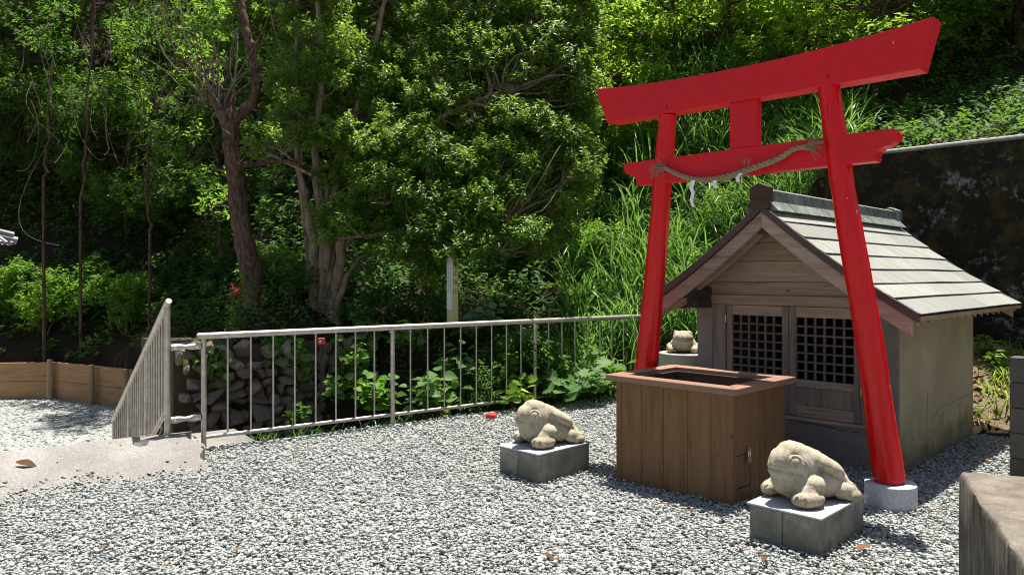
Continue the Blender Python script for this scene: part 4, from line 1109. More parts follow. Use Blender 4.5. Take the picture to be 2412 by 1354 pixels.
def tiled_roof():
    c = pd(-122, 600, 12.6); x, y = c.x, c.y
    root = thing('tiled_lantern_roof', 'small grey tiled roof corner reaching in from the edge above the lower lot', 'tiled roof', (x, y, LOT))
    ang = R(45); T = lambda me, mt, nm, par=root: part(nm, me, mt, par, (x, y, 0), (0, 0, ang))
    zb, hw = 2.20, .66
    for sx, sy in ((-.42, -.42), (.42, -.42), (.42, .42), (-.42, .42)): T(bboxm('corner_post', sx-.05, sx+.05, sy-.05, sy+.05, LOT, zb - .05, .006), OLD_DK, 'corner_post')
    T(bboxm('eave_board', -hw + .05, hw - .05, -hw + .05, hw - .05, zb - .16, zb - .06, .01), OLD_DK, 'eave_board')
    T(MB().add([(-hw, -hw, zb-.06), (hw, -hw, zb-.06), (hw, hw, zb-.06), (-hw, hw, zb-.06), (-.1, 0, zb+.42), (.1, 0, zb+.42)], [(0,1,5,4), (1,2,5), (2,3,4,5), (3,0,4), (0,3,2,1)]).mesh('roof_deck'), TILEK, 'roof_deck')
    for side in range(4):
        for k in range(9):
            a = -hw + .07 + k*(2*hw - .14)/8; run = hw - abs(a)*.92
            pts = []
            for q in range(6):
                s = q/5; yy = -hw - .02 + run*s*.98; pts.append(Vector((a, yy, zb - .035 + (.48)*(run*s)/hw)))
            pts = [Matrix.Rotation(side*math.pi/2, 3, 'Z') @ p for p in pts]
            T(MB().tube(pts, .040, 8).mesh('tile_row', True), TILEK, 'tile_row')
        e = [Matrix.Rotation(side*math.pi/2, 3, 'Z') @ Vector(v) for v in ((-hw - .03, -hw - .03, zb + .02), (-hw*.6, -hw*.6, zb + .13), (-.12, -.06, zb + .45))]
        T(MB().tube(e, [.075, .06, .06], 8).mesh('hip_tile', True), TILEK, 'hip_tile')
        e2 = [v + Vector((0, 0, .085)) for v in e]; e2[0] = e2[0].lerp(e2[1], .12)
        T(MB().tube(e2, [.06, .05, .05], 8).mesh('hip_tile', True), TILEK, 'hip_tile')
    T(MB().tube([(0, 0, zb+.40), (0, 0, zb+.52), (0, 0, zb+.62)], [.12, .1, .02], 10).mesh('finial', True), TILEK, 'finial')
tiled_roof()

# ================================================================ VEGETATION
def unit(a): return a / np.maximum(np.linalg.norm(a, axis=-1, keepdims=True), 1e-9)
T_DIA = (np.array([(0, 0, 0), (.42, -.5, .10), (1, 0, -.08), (.42, .5, .10)], float), np.array([(0, 1, 2), (0, 2, 3)]))
T_OVAL = (np.array([(0, 0, 0), (.26, -.42, .07), (.62, -.42, .03), (1, 0, -.16), (.62, .42, .03), (.26, .42, .07), (.30, 0, 0), (.66, 0, -.05)], float),
          np.array([(0, 1, 6), (1, 2, 7), (1, 7, 6), (2, 3, 7), (0, 6, 5), (6, 7, 4), (6, 4, 5), (7, 3, 4)]))
_hs = [(0, 0), (-.10, -.22), (-.04, -.40), (.14, -.54), (.34, -.55), (.55, -.43), (.78, -.22), (1.0, 0), (.78, .22), (.55, .43), (.34, .55), (.14, .54), (-.04, .40), (-.10, .22)]
T_HEART = (np.array([(s, w, .10*abs(w)*2 - .18*max(s, 0)**2) for s, w in _hs] + [(.45, 0, -.03)], float), np.array([(k, (k+1) % 14, 14) for k in range(14)]))
_vs = []
for k in range(22):
    a = math.pi*2*k/22; r = .52*(1 + .16*(1 if k % 2 else -1)) * (1 + .22*math.cos(a)) * (1.0 if k else .3)
    _vs.append((.42 - math.cos(a)*r*1.05, math.sin(a)*r*1.05))
T_VINE = (np.array([(s, w, .16*abs(w) - .20*max(s - .3, 0)**2) for s, w in _vs] + [(.42, 0, -.02)], float), np.array([(k, (k+1) % 22, 22) for k in range(22)]))
_fr = []
class Leaves:
    def __init__(s): s.V = []; s.T = []; s.R = []; s.n = 0
    def add(s, tpl, P, D, N, L, W, rnd):
        D = unit(D); S = unit(np.cross(N, D)); N2 = np.cross(D, S)
        tv, tt = tpl
        v = P[:, None, :] + D[:, None, :]*(tv[None, :, 0:1]*L[:, None, None]) + S[:, None, :]*(tv[None, :, 1:2]*W[:, None, None]) + N2[:, None, :]*(tv[None, :, 2:3]*L[:, None, None])
        m = len(tv); s.V.append(v.reshape(-1, 3)); s.T.append((tt[None] + (s.n + np.arange(len(P))*m)[:, None, None]).reshape(-1, 3)); s.R.append(np.repeat(rnd, m)); s.n += len(P)*m
    def ntri(s): return sum(len(t) for t in s.T)
    def mesh(s, name): return np_mesh(name, np.concatenate(s.V), np.concatenate(s.T), np.concatenate(s.R))
T_FOUR = (np.array([(0, 0, 0), (.45, -.5, .09), (1, 0, -.12), (.45, .5, .09), (.5, 0, 0)], float), np.array([(0, 1, 4), (1, 2, 4), (0, 4, 3), (4, 2, 3)]))
UP = np.array([0, 0, 1.])
def sprigs(lv, P, D, k, L, wr, tpl, stem=.16, spread=.8, rnd=None, out=None, tilt=.6):
    """k leaves spiralling round each twig end P pointing along D, blades turned up and outward"""
    S = len(P); D = unit(D); out = D if out is None else out
    rs = rng.uniform(0, 1, S) if rnd is None else rnd
    i = np.arange(k)
    nm = unit(UP*.85 + (out*np.array([1, 1, .3]))[:, None]*tilt + rng.normal(0, .30, (S, k, 3)))
    e1 = unit(np.cross(nm, np.array([.3, .2, 1.]) + rng.normal(0, .2, (S, k, 3)))); e2 = np.cross(nm, e1)
    an = i*2.399 + rng.uniform(0, 6.28, S)[:, None]
    dr = (e1*np.cos(an)[..., None] + e2*np.sin(an)[..., None]) + D[:, None]*(.25 + .5*(i/k))[None, :, None]*(1.3 - spread)
    pos = P[:, None] + D[:, None]*(stem*(i/k - .5))[None, :, None]
    ln = L*rng.uniform(.6, 1.15, (S, k))
    rn = np.clip(rs[:, None]*.75 + rng.uniform(0, .3, (S, k)), 0, 1)
    f = lambda a: a.reshape(S*k, -1)
    lv.add(tpl, f(pos), f(dr), f(nm), ln.ravel(), (ln*wr).ravel(), rn.ravel())
def ball(n, inner=.35):
    d = unit(rng.normal(size=(n, 3))); return d, d*(rng.uniform(inner**3, 1, n)**(1/3))[:, None]
def clump_leaves(lv, clumps, dens, k, L, wr, tpl, squash=.75, up=.55, stem=.16, spread=.8):
    for c, r in clumps:
        n = max(3, int(dens*r*r))
        d, p = ball(n); p = p*np.array([r, r, r*squash]) + np.array(c)
        D = d*.55 + np.array([0, 0, up]) + rng.normal(0, .3, (n, 3))
        sprigs(lv, p, D, k, L, wr, tpl, stem, spread, np.clip(rng.uniform() * .5 + rng.uniform(0, .5, n), 0, 1), d)
def curve_pts(a, b, n=7, sag=0.0, wob=.06):
    a, b = Vector(a), Vector(b); L = (b - a).length
    w1 = Vector(rng.normal(0, wob*L, 3)); w2 = Vector(rng.normal(0, wob*L*.5, 3))
    return [a.lerp(b, k/n) + w1*math.sin(math.pi*k/n) + w2*math.sin(2*math.pi*k/n) + Vector((0, 0, sag*L*math.sin(math.pi*k/n))) for k in range(n + 1)]
def tree(name, label, base, trunk, rad, clumps, leafmat, dens, k, L, wr, tpl=T_DIA, bark_=BARKP, group=None, extra_limbs=(), twig=True, squash=.75, up=.55):
    root = thing(name, label, 'tree', base, group)
    mb = MB(); pts = [Vector(p) for p in trunk]
    # smooth the trunk line
    fine, fr = [], []
    for i in range(len(pts) - 1):
        for q in range(4):
            fine.append(pts[i].lerp(pts[i+1], q/4)); fr.append(rad[i] + (rad[i+1] - rad[i])*q/4)
    fine.append(pts[-1]); fr.append(rad[-1])
    for i in range(1, len(fine) - 1): fine[i] = (fine[i-1] + fine[i]*2 + fine[i+1])/4 + Vector(rng.normal(0, fr[i]*.10, 3))
    mb.tube(fine, [r*(1 + .06*math.sin(i*2.1)) for i, r in enumerate(fr)], 10)
    for lp, lr in extra_limbs:
        lp = [Vector(p) for p in lp]; mb.tube(lp, lr, 8)
    part('trunk', mb.mesh('trunk', True), bark_, root)
    br = MB()
    for c, r in clumps:
        c = Vector(c); j = min(range(len(fine)), key=lambda i: (fine[i] - c).length + .6*max(0, fine[i].z - c.z + .2) + (0 if i > len(fine)*.25 else 2))
        a = fine[j]; cp = curve_pts(a, c, 7, -.05); r0 = min(fr[j]*.55, .02 + .018*(c - a).length)
        br.tube(cp, [r0*(1 - .8*q/7) + .004 for q in range(8)], 6, False)
        if twig:
            for q in range(7):
                d, p = ball(1, .6); br.tube(curve_pts(cp[rng.integers(4, 8)], c + Vector(p[0]*r*.95), 4, 0, .08), [.009, .007, .006, .004, .003], 4, False)
    if clumps: part('branches', br.mesh('branches', True), BARKT if bark_ is BARKP else bark_, root)
    lv = Leaves(); clump_leaves(lv, clumps, dens, k, L, wr, tpl, squash, up)
    part('crown', lv.mesh('crown'), leafmat, root)
    return lv.ntri()
def ellip_clumps(c, R3, n, r0, r1, inner=.45):
    d, p = ball(n, inner); p = p*np.array(R3) + np.array(c)
    return [((float(a), float(b), float(z)), float(rng.uniform(r0, r1))) for a, b, z in p]
NT = 0

# ---- the many-stemmed evergreen in the middle
def evergreen():
    D = 10.7
    B = pd(765, 712, D); base = (B.x, B.y, float(hz(B.x, B.y)) - .05)
    stems = [
        ([(744, 720), (736, 560), (722, 470), (700, 385), (690, 220), (702, 40), (695, -120)], 0.0, (.115, .10, .075, .058, .045, .035, .02)),
        ([(762, 722), (766, 550), (747, 440), (742, 330), (762, 160), (742, -40), (750, -200)], -.12, (.13, .11, .085, .07, .055, .04, .02)),
        ([(785, 720), (800, 610), (812, 500), (862, 410), (940, 335), (1060, 262), (1180, 215)], -.25, (.115, .10, .085, .070, .055, .040, .02)),
        ([(775, 718), (782, 540), (792, 425), (838, 270), (880, 120), (915, -40), (930, -160)], .15, (.12, .10, .08, .06, .05, .04, .02)),
        ([(792, 715), (822, 640), (850, 603), (915, 592), (985, 622), (1060, 640)], -.35, (.07, .045, .035, .028, .022, .012)),
        ([(756, 718), (770, 480), (800, 350), (900, 215), (1010, 90), (1100, -60)], .35, (.11, .09, .07, .055, .045, .02)),
        ([(735, 715), (725, 600), (718, 540), (705, 420), (715, 250), (650, 90), (620, -60)], .1, (.05, .045, .04, .035, .03, .022, .012)),
        ([(800, 600), (870, 500), (950, 460), (1060, 500), (1190, 520)], -.6, (.05, .04, .03, .022, .012)),
        ([(790, 560), (860, 555), (960, 545), (1080, 560), (1180, 590)], -.9, (.045, .034, .026, .018, .01)),
        ([(770, 430), (640, 365), (560, 330), (520, 300)], -.3, (.035, .025, .018, .01)),
        ([(700, 385), (650, 345), (600, 352), (560, 385)], -.5, (.03, .022, .016, .01)),
    ]
    root = thing('evergreen_tree', 'many-stemmed evergreen tree with pale trunks and glossy leaves behind the railing', 'tree', base)
    tips = []
    for st_, off, rd in stems:
        if st_[0][1] > 700: st_ = [(st_[0][0] + .15*(st_[0][0] - 765), st_[0][1] + 85)] + st_; rd = (rd[0]*1.12,) + tuple(rd)
        n = len(st_); pts = [pd(u, v, D + off*(0.25 + q/(n-1)) + .12*math.sin(q*2.3 + off*7)) for q, (u, v) in enumerate(st_)]
        fine, fr = [], []
        for i in range(n - 1):
            for q in range(5): fine.append(pts[i].lerp(pts[i+1], q/5)); fr.append(rd[i] + (rd[i+1] - rd[i])*q/5)
        fine.append(pts[-1]); fr.append(rd[-1])
        for _ in range(2):
            for i in range(1, len(fine) - 1): fine[i] = (fine[i-1] + fine[i]*2 + fine[i+1])/4
        for i in range(1, len(fine) - 1): fine[i] = fine[i] + Vector(rng.normal(0, fr[i]*.13, 3))
        part('trunk', MB().tube(fine, [r*.74*(1 + .05*math.sin(i*1.7 + off)) for i, r in enumerate(fr)], 12).mesh('trunk', True), BARKP, root)
        tips += [(p, r) for p, r in zip(fine, fr) if p.z > 2.0 or off < -.5]
    # leafy sprays: dense to the right and above, open over the stems
    cl = []
    def add(u, v, d, r): cl.append((tuple(pd(u, v, d)), r))
    for k in range(760):
        u = rng.uniform(760, 1400); v = rng.uniform(-150, 640)
        front = 9.5 + 1.8*max(0, (600 - v)/760)**1.15 + .35*((u - 1090)/320)**2   # the crown leans out lower down
        d = front + abs(rng.normal(0, .75))
        bot = 610 - 60*((u - 1080)/300)**2 + 25*math.sin(u*.02)
        lim = 1395 - 110*max(0, (v - 330)/300)**1.5
        if v > bot or u > lim: continue
        if u < 900 and v > 300 and rng.random() < .6: continue
        add(u, v, d, rng.uniform(.15, .33))
    for k in range(110):
        u = rng.uniform(655, 820); v = rng.uniform(-170, 470)
        if v > 330 and u > 660: continue
        add(u, v, rng.uniform(10.1, 11.5), rng.uniform(.13, .25))
    for (u, v) in ((700, 330), (770, 300), (690, 240), (860, 330), (800, 190), (740, 130), (910, 300), (640, 310), (600, 350), (820, 90), (970, 380), (650, 200), (880, 440), (760, 560), (860, 640), (900, 600), (1010, 655)):
        add(u, v, rng.uniform(9.6, 10.3), rng.uniform(.15, .24))
    br = MB()
    tp = np.array([p for p, r in tips])
    for c, r in cl:
        cv = np.array(c); dd = np.linalg.norm(tp - cv, axis=1) + .8*np.maximum(tp[:, 2] - cv[2] + .1, 0)
        j = int(np.argmin(dd + rng.uniform(0, .35, len(dd)))); a = tips[j][0]
        cp = curve_pts(a, c, 6, -.06, .07); r0 = min(tips[j][1]*.6, .010 + .009*(Vector(c) - a).length)
        br.tube(cp, [r0*(1 - .72*q/6) + .003 for q in range(7)], 5, False)
        for q in range(5):
            d, p = ball(1, .6); br.tube([cp[5], cp[5].lerp(Vector(c) + Vector(p[0]*r), .5) + Vector((0, 0, .02)), Vector(c) + Vector(p[0]*r)], [.007, .005, .003], 4, False)
    part('branches', br.mesh('branches', True), BARKT, root)
    lv = Leaves(); clump_leaves(lv, cl, 720, 8, .074, .46, T_DIA, .7, .8, .11, .6)
    part('crown', lv.mesh('crown'), LF_OSM, root)
    return lv.ntri()
NT += evergreen(); print('evergreen tris', NT)

# ---- the pollarded trunk
def pollard():
    D = 10.5; q = lambda u, v, o=0: pd(u, v, D + o)
    B = pd(600, 665, D); base = (B.x, B.y, float(hz(B.x, B.y)) - .1)
    root = thing('pollarded_tree', 'dark fissured trunk with sawn-off stubs and one bent limb, leaning beside the evergreen', 'tree', base)
    def stem(name, uv, rd, cap=None):
        pts = [q(u, v, .05*math.sin(i)) for i, (u, v) in enumerate(uv)]; fine, fr = [], []
        for i in range(len(pts)-1):
            for k in range(6): fine.append(pts[i].lerp(pts[i+1], k/6)); fr.append(rd[i] + (rd[i+1]-rd[i])*k/6)
        fine.append(pts[-1]); fr.append(rd[-1])
        for _ in range(3):
            for i in range(1, len(fine)-1): fine[i] = (fine[i-1] + fine[i]*2 + fine[i+1])/4
        fine = [p + Vector(rng.normal(0, .006, 3)) for p in fine]
        return part(name, MB().tube(fine, [r*(1 + .07*math.sin(i*1.9) + .05*math.sin(i*.7)) for i, r in enumerate(fr)], 14).mesh(name, True), BARKD, root)
    stem('trunk', [(612, 790), (602, 690), (585, 610), (562, 510), (556, 430), (548, 350), (541, 290), (538, 262)], (.18, .165, .15, .128, .12, .118, .12, .125))
    stem('stub', [(538, 285), (518, 252), (492, 214)], (.115, .10, .085))
    stem('stub', [(540, 280), (541, 245), (537, 215)], (.10, .088, .082))
    stem('limb', [(545, 285), (572, 262), (596, 240), (606, 205), (602, 165), (590, 110), (576, 55), (566, 5), (560, -60), (575, -150)], (.095, .082, .074, .070, .066, .062, .058, .052, .048, .035))
    stem('limb', [(560, 392), (610, 385), (650, 378), (700, 384)], (.05, .04, .035, .02))
    stem('limb', [(600, 200), (625, 192), (640, 183)], (.03, .024, .012))
    stem('limb', [(490, 245), (470, 238), (452, 237)], (.02, .015, .012))
    cut = plain('sawn_wood_end', (.20,.145,.095), .85, .2)
    for (u, v, r) in ((491, 212, .083), (537, 213, .080)):
        p = q(u, v); part('sawn_end', MB().tube([p, p + Vector((.002, 0, .012))], [r, r*.96], 14).mesh('sawn_end', True), cut, root)
    cl = []; br = MB()
    for (u, v) in ((505, 160), (470, 110), (440, 190), (520, 70), (650, 130), (470, 310), (505, 480), (480, 420), (460, 50), (520, 10), (640, 10)):
        c = q(u + rng.uniform(-15, 15), v, rng.uniform(-.4, .4)); cl.append((tuple(c), rng.uniform(.16, .32)))
        a = q(520, 260) if v < 330 else q(556, v + 30); br.tube(curve_pts(a, c, 6, .05, .12), [.014, .012, .010, .008, .006, .005, .003], 5, False)
    for k in range(26):
        a = q(rng.uniform(470, 560), rng.uniform(200, 260)); b = q(rng.uniform(330, 640), rng.uniform(-120, 160), rng.uniform(-.5, .5)); br.tube(curve_pts(a, b, 7, -.05, .08), [.013 - .0014*j for j in range(8)], 4, False)
    part('branches', br.mesh('branches', True), BARKT, root)
    lv = Leaves(); clump_leaves(lv, cl, 260, 7, .09, .45, T_DIA, .8, .4); part('crown', lv.mesh('crown'), LF_MID, root)
    return lv.ntri()
NT += pollard()

# ---- trees on the slope behind
def slope_tree(u, d, h, cr, label, leafmat, n=44, dens=150, L=.115, wr=.5, lean=(0, 0), group='trees on the wooded slope', name='broadleaf_tree', rr=(.40, .72), trunk_r=.06, tpl=T_DIA, squash=.7, cz=.48):
    x, y = ud(u, d); z = float(hz(x, y)) - .15
    tp = Vector((x + lean[0], y + lean[1], z + h))
    tr = [Vector((x, y, z)), Vector((x + lean[0]*.2 + rng.normal(0, .08), y + lean[1]*.2, z + h*.3)), Vector((x + lean[0]*.55 + rng.normal(0, .12), y + lean[1]*.55, z + h*.6)), tp]
    c = (x + lean[0]*.75, y + lean[1]*.75, z + h*cz)
    cl = ellip_clumps(c, (cr, cr, h*(.50 if cz < .56 else .46)), n, *rr)
    return tree(name, label, (x, y, z), tr, [trunk_r, trunk_r*.8, trunk_r*.6, trunk_r*.25], cl, leafmat, dens, 7, L, wr, tpl, BARKD, group, squash=squash)
LEFT = [  # u, d, height, crown radius, leaf, label
    (-120, 20.2, 7.4, 2.3, LF_DEEP, 'dark broadleaf tree at the very edge above the tiled roof corner'),
    (70, 20.3, 8.0, 2.4, LF_DEEP, 'leafy tree high on the slope above the tiled roof corner'),
    (215, 20.2, 7.6, 2.2, LF_DEEP, 'vine-hung tree with pale leaf sprays left of the slim bare stem'),
    (395, 19.8, 8.2, 2.3, LF_MID, 'brighter green tree high on the slope left of the pollarded trunk'),
    (300, 19.4, 4.6, 1.7, LF_DEEP, 'bushy young tree low on the slope above the plank wall'),
    (520, 17.5, 7.6, 2.1, LF_DEEP, 'leafy tree rising behind the sawn-off stubs'),
    (680, 16.5, 7.4, 2.0, LF_DEEP, 'dark tree filling the gap between pollarded trunk and evergreen'),
    (860, 15.5, 7.2, 2.2, LF_DEEP, 'dark tree close behind the pale stems of the evergreen'),
    (1090, 16.0, 7.2, 2.3, LF_DEEP, 'dark tree hidden behind the middle of the evergreen crown'),
    (-60, 22.5, 8.0, 2.6, LF_DEEP, 'tree on the crest at the upper corner above the tiled roof'),
    (170, 23.5, 8.0, 2.6, LF_DEEP, 'tree on the crest between the two vine-hung trees'),
    (480, 23.0, 8.0, 2.6, LF_DEEP, 'dense tree on the crest behind the bent limb'),
    (760, 21.0, 8.0, 2.6, LF_DEEP, 'tree on the crest behind the evergreen stems'),
    (1290, 17.0, 7.0, 2.2, LF_MID, 'green tree behind the evergreen beside the tall grass'),
]
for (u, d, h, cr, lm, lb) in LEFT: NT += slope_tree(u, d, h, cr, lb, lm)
TALL = [(60, 25.5, 'tall forest tree added on the ridge to shade the slope, above the slim dark trunk'), (330, 24.0, 'tall forest tree added on the ridge to shade the slope, left of the bent limb'), (620, 24.5, 'tall forest tree added on the ridge to shade the slope, behind the evergreen')]
for (u, d, lb) in TALL: NT += slope_tree(u, d, 10.0, 3.0, lb, LF_DEEP, n=28, dens=60, L=.19, wr=.5, rr=(.8, 1.2), trunk_r=.12, cz=.74, name='added_shade_tree', group='tall trees added on the ridge to shade the slope')  # added trees: crowns above the view shade the slope below
RIGHT = [   # u, d, height, crown radius, leaf, label
    (1430, 15.5, 3.6, 1.7, LF_YEL, 'bright yellow-green tree above the tall grass left of the torii beam'),
    (1580, 16.5, 3.3, 1.8, LF_YEL, 'sunlit maple above the lower end of the torii beam'),
    (1720, 15.5, 3.2, 1.7, LF_YEL, 'maple above the middle of the torii beam'),
    (1880, 14.2, 3.2, 1.7, LF_YEL, 'spreading maple with dark limbs above the right torii post'),
    (2060, 13.2, 3.0, 1.6, LF_YEL, 'maple standing behind the higher end of the torii beam'),
    (2230, 13.3, 2.7, 1.5, LF_MID, 'low dark maple spilling over the retaining wall'),
    (2400, 13.0, 2.9, 1.6, LF_MID, 'tree at the frame edge above the retaining wall'),
    (2600, 13.1, 3.2, 1.7, LF_MID, 'outermost tree beyond the retaining wall'),
    (1980, 17.5, 4.2, 2.2, LF_YEL, 'distant pale tree high behind the torii'),
    (2280, 16.0, 4.2, 2.2, LF_YEL, 'distant pale tree high above the retaining wall'),
    (1520, 20.0, 4.5, 2.3, LF_MID, 'farthest tree on the crest beyond the grass bank'),
    (1760, 20.0, 4.5, 2.3, LF_YEL, 'pale tree on the crest above the torii strut'),
]
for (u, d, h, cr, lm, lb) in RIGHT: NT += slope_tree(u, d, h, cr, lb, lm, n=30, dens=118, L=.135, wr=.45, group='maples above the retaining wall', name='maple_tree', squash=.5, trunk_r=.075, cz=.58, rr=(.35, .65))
# ---- shrubs on the slope
SHR = [ # u, d, r, leaf, L, label
    (40, 16.9, .80, LF_MID, .10, 'round leafy shrub under the tiled roof corner'),
    (180, 16.9, .85, LF_MID, .12, 'sunlit broad-leaved shrub on the slope above the plank wall corner'),
    (110, 16.5, .60, LF_YEL, .10, 'pale herb clump directly above the plank wall'),
    (300, 16.2, .75, LF_MID, .10, 'dark shrub behind the top of the stair handrail'),
    (420, 13.6, .8, LF_DEEP, .10, 'dark shrub in the gully behind the railing bracket'),
    (545, 10.9, .36, LF_MID, .11, 'small leafy shrub at the top of the stone wall'),
    (690, 10.6, .42, LF_DEEP, .09, 'low shrub at the foot of the evergreen stems'),
    (660, 10.9, .5, LF_MID, .09, 'upright sprouting shrub between the pollarded trunk and the evergreen'),
    (880, 10.4, .45, LF_DEEP, .10, 'dark low shrub right of the evergreen stems'),
    (1000, 10.6, .5, LF_DEEP, .10, 'dark shrub left of the white marker post'),
    (1180, 10.7, .55, LF_DEEP, .09, 'dark shrub right of the white marker post'),
    (1225, 9.75, .62, LF_DEEP, .09, 'glossy dark ivy-like bush behind the second railing panel'),
    (1330, 10.1, .62, LF_MID, .09, 'glossy bush behind the last railing panel'),
    (1110, 9.2, .42, LF_DEEP, .05, 'fine-leaved bush reaching over the gravel edge behind the railing'),
    (1680, 12.2, .62, LF_DEEP, .06, 'fine-leaved dark bush over the shrine roof edge'),
    (1610, 11.8, .5, LF_MID, .06, 'fine-leaved bush between the torii post and the shrine roof'),
    (1420, 12.6, .55, LF_MID, .08, 'leafy bush in the grass bank nearest the evergreen crown'),
    (1500, 14.5, .6, LF_YEL, .09, 'bright leafy bush in the grass under the lower torii beam end'),
    (1790, 14.2, .55, LF_MID, .09, 'leafy bush in the grass behind the torii strut'),
    (1900, 13.2, .5, LF_MID, .09, 'leafy bush in the grass beside the top of the retaining wall'),
    (570, 11.3, .16, LF_RED, .07, 'small red-leaved seedling at the foot of the pollarded trunk'),
]
def shrub(u, d, r, lm, L, lb):
    x, y = ud(u, d); z = float(hz(x, y)); o = (x - FP0[0])*FN[0] + (y - FP0[1])*FN[1]
    if o < 2.1 and z < -1: z = -.9 if o > .2 else -.1
    hgt = r*1.5
    root = thing('shrub', lb, 'shrub', (x, y, z), 'shrubs on the slope')
    n = max(5, int(9*r/.5)); br = MB(); cl = []
    for k in range(n):
        a = rng.uniform(0, 6.28); q = r*.7*math.sqrt(rng.random()); c = Vector((x + q*math.cos(a), y + q*math.sin(a), z + hgt*rng.uniform(.3, .95)))
        cl.append((tuple(c), r*rng.uniform(.36, .55))); br.tube(curve_pts((x + .05*math.cos(a), y + .05*math.sin(a), z - .05), c, 5, .08, .08), [.014, .012, .010, .007, .005, .003], 5, False)
    part('stem', br.mesh('stem', True), BARKT, root)
    lv = Leaves(); clump_leaves(lv, cl, 420*(.09/L)**1.3, 7, L, .46, T_FOUR if L > .08 and d < 12 else T_DIA, .85, .5); part('foliage', lv.mesh('foliage'), lm, root)
    return lv.ntri()
for s_ in SHR: NT += shrub(*s_)
print('tree+shrub tris', NT)

# ---- single broad-leaved plants by the railing
def leafy_plant(u, v, d, h, r, ns, L, tpl, lm, lb, group='broad-leaved plants by the railing', wr=.85, name='leafy_plant', zb=None):
    x, y = ud(u, d); z = pd(u, v, d).z if zb is None else zb
    root = thing(name, lb, 'plant', (x, y, z), group); lv = Leaves(); sm = MB()
    for k in range(ns):
        a = rng.uniform(0, 6.28); q = r*math.sqrt(rng.random()); hh = h*rng.uniform(.55, 1.0)
        tipp = Vector((x + q*math.cos(a), y + q*math.sin(a), z + hh)); cp = curve_pts((x + .3*q*math.cos(a), y + .3*q*math.sin(a), z), tipp, 6, 0, .05)
        sm.tube(cp, [.008, .007, .007, .006, .005, .004, .003], 5, False)
        m = 7; P = []; D = []
        for j in range(m):
            f = .35 + .65*j/(m - 1); ii = f*6; b0 = cp[int(min(ii, 5))].lerp(cp[int(min(ii, 5)) + 1], ii - int(min(ii, 5)))
            an = j*2.4 + a; P.append(b0); D.append((math.cos(an), math.sin(an), rng.uniform(-.25, .35)))
        P = np.array(P); D = np.array(D); pet = L*.35
        for p0, dv in zip(P, unit(D)): sm.tube([p0, p0 + dv*pet], [.003, .002], 4, False)
        ln = L*rng.uniform(.55, 1.1, m); nm = np.array([0, 0, 1.]) + rng.normal(0, .35, (m, 3)) + np.array([.35, -.35, 0])
        lv.add(tpl, P + unit(D)*pet, D, nm, ln, ln*wr, rng.uniform(.1, 1, m))
    part('stem', sm.mesh('stem', True), LF_MID, root); part('foliage', lv.mesh('foliage'), lm, root)
PL = [
    (1150, 778, 9.7, .42, .20, 4, .17, T_HEART, LF_PALE, 'tall plant with big pale heart-shaped leaves rising above the railing'),
    (1095, 790, 9.8, .25, .22, 4, .15, T_HEART, LF_BROAD, 'green heart-leaved plant beside the taller pale one above the railing'),
    (1310, 955, 9.25, .52, .30, 6, .19, T_VINE, LF_BROAD, 'large bright vine-leaved plant in the last railing panel by its post'),
    (1400, 945, 9.6, .58, .34, 7, .20, T_VINE, LF_BROAD, 'large bright vine-leaved plant crowding the offering box corner'),
    (1450, 935, 9.9, .65, .25, 5, .18, T_VINE, LF_YEL, 'yellow-green vine-leaved plant closest to the red post'),
    (1215, 965, 8.95, .38, .15, 3, .16, T_VINE, LF_YEL, 'young vine-leaved plant just behind the stone frog head'),
    (990, 1000, 8.75, .62, .26, 5, .15, T_HEART, LF_BROAD, 'broad-leaved plant behind the bar right of the second post'),
    (905, 985, 8.85, .50, .22, 5, .14, T_HEART, LF_MID, 'darker broad-leaved plant behind the second railing post'),
    (830, 880, 9.3, .45, .25, 5, .13, T_HEART, LF_MID, 'leafy plant hanging over the stone wall above the dark leaf litter'),
    (960, 830, 9.5, .40, .30, 6, .13, T_HEART, LF_MID, 'leafy plant spreading under the top rail of the second panel'),
    (870, 800, 9.6, .35, .28, 5, .13, T_HEART, LF_DEEP, 'dim leafy plant above the red survey stake'),
    (860, 960, 8.9, .45, .26, 6, .13, T_HEART, LF_MID, 'leafy plant between the stone wall and the second railing post'),
    (1040, 985, 8.9, .55, .28, 6, .13, T_HEART, LF_MID, 'leafy plant under the rail left of the fine-leaved bush'),
    (1085, 900, 9.2, .50, .28, 6, .12, T_HEART, LF_BROAD, 'leafy plant mid-way up the second railing panel'),
    (1180, 915, 9.3, .50, .25, 6, .11, T_HEART, LF_MID, 'leafy plant just left of the third railing post'),
    (1260, 850, 9.7, .45, .28, 6, .11, T_HEART, LF_BROAD, 'sunlit leafy plant behind the third railing post'),
    (790, 950, 9.0, .35, .22, 5, .11, T_HEART, LF_MID, 'small leafy plant at the end of the stone wall'),
    (700, 1010, 8.85, .28, .14, 4, .09, T_HEART, LF_MID, 'small plant at the foot of the stone wall'),
]
for a in PL: leafy_plant(*a)
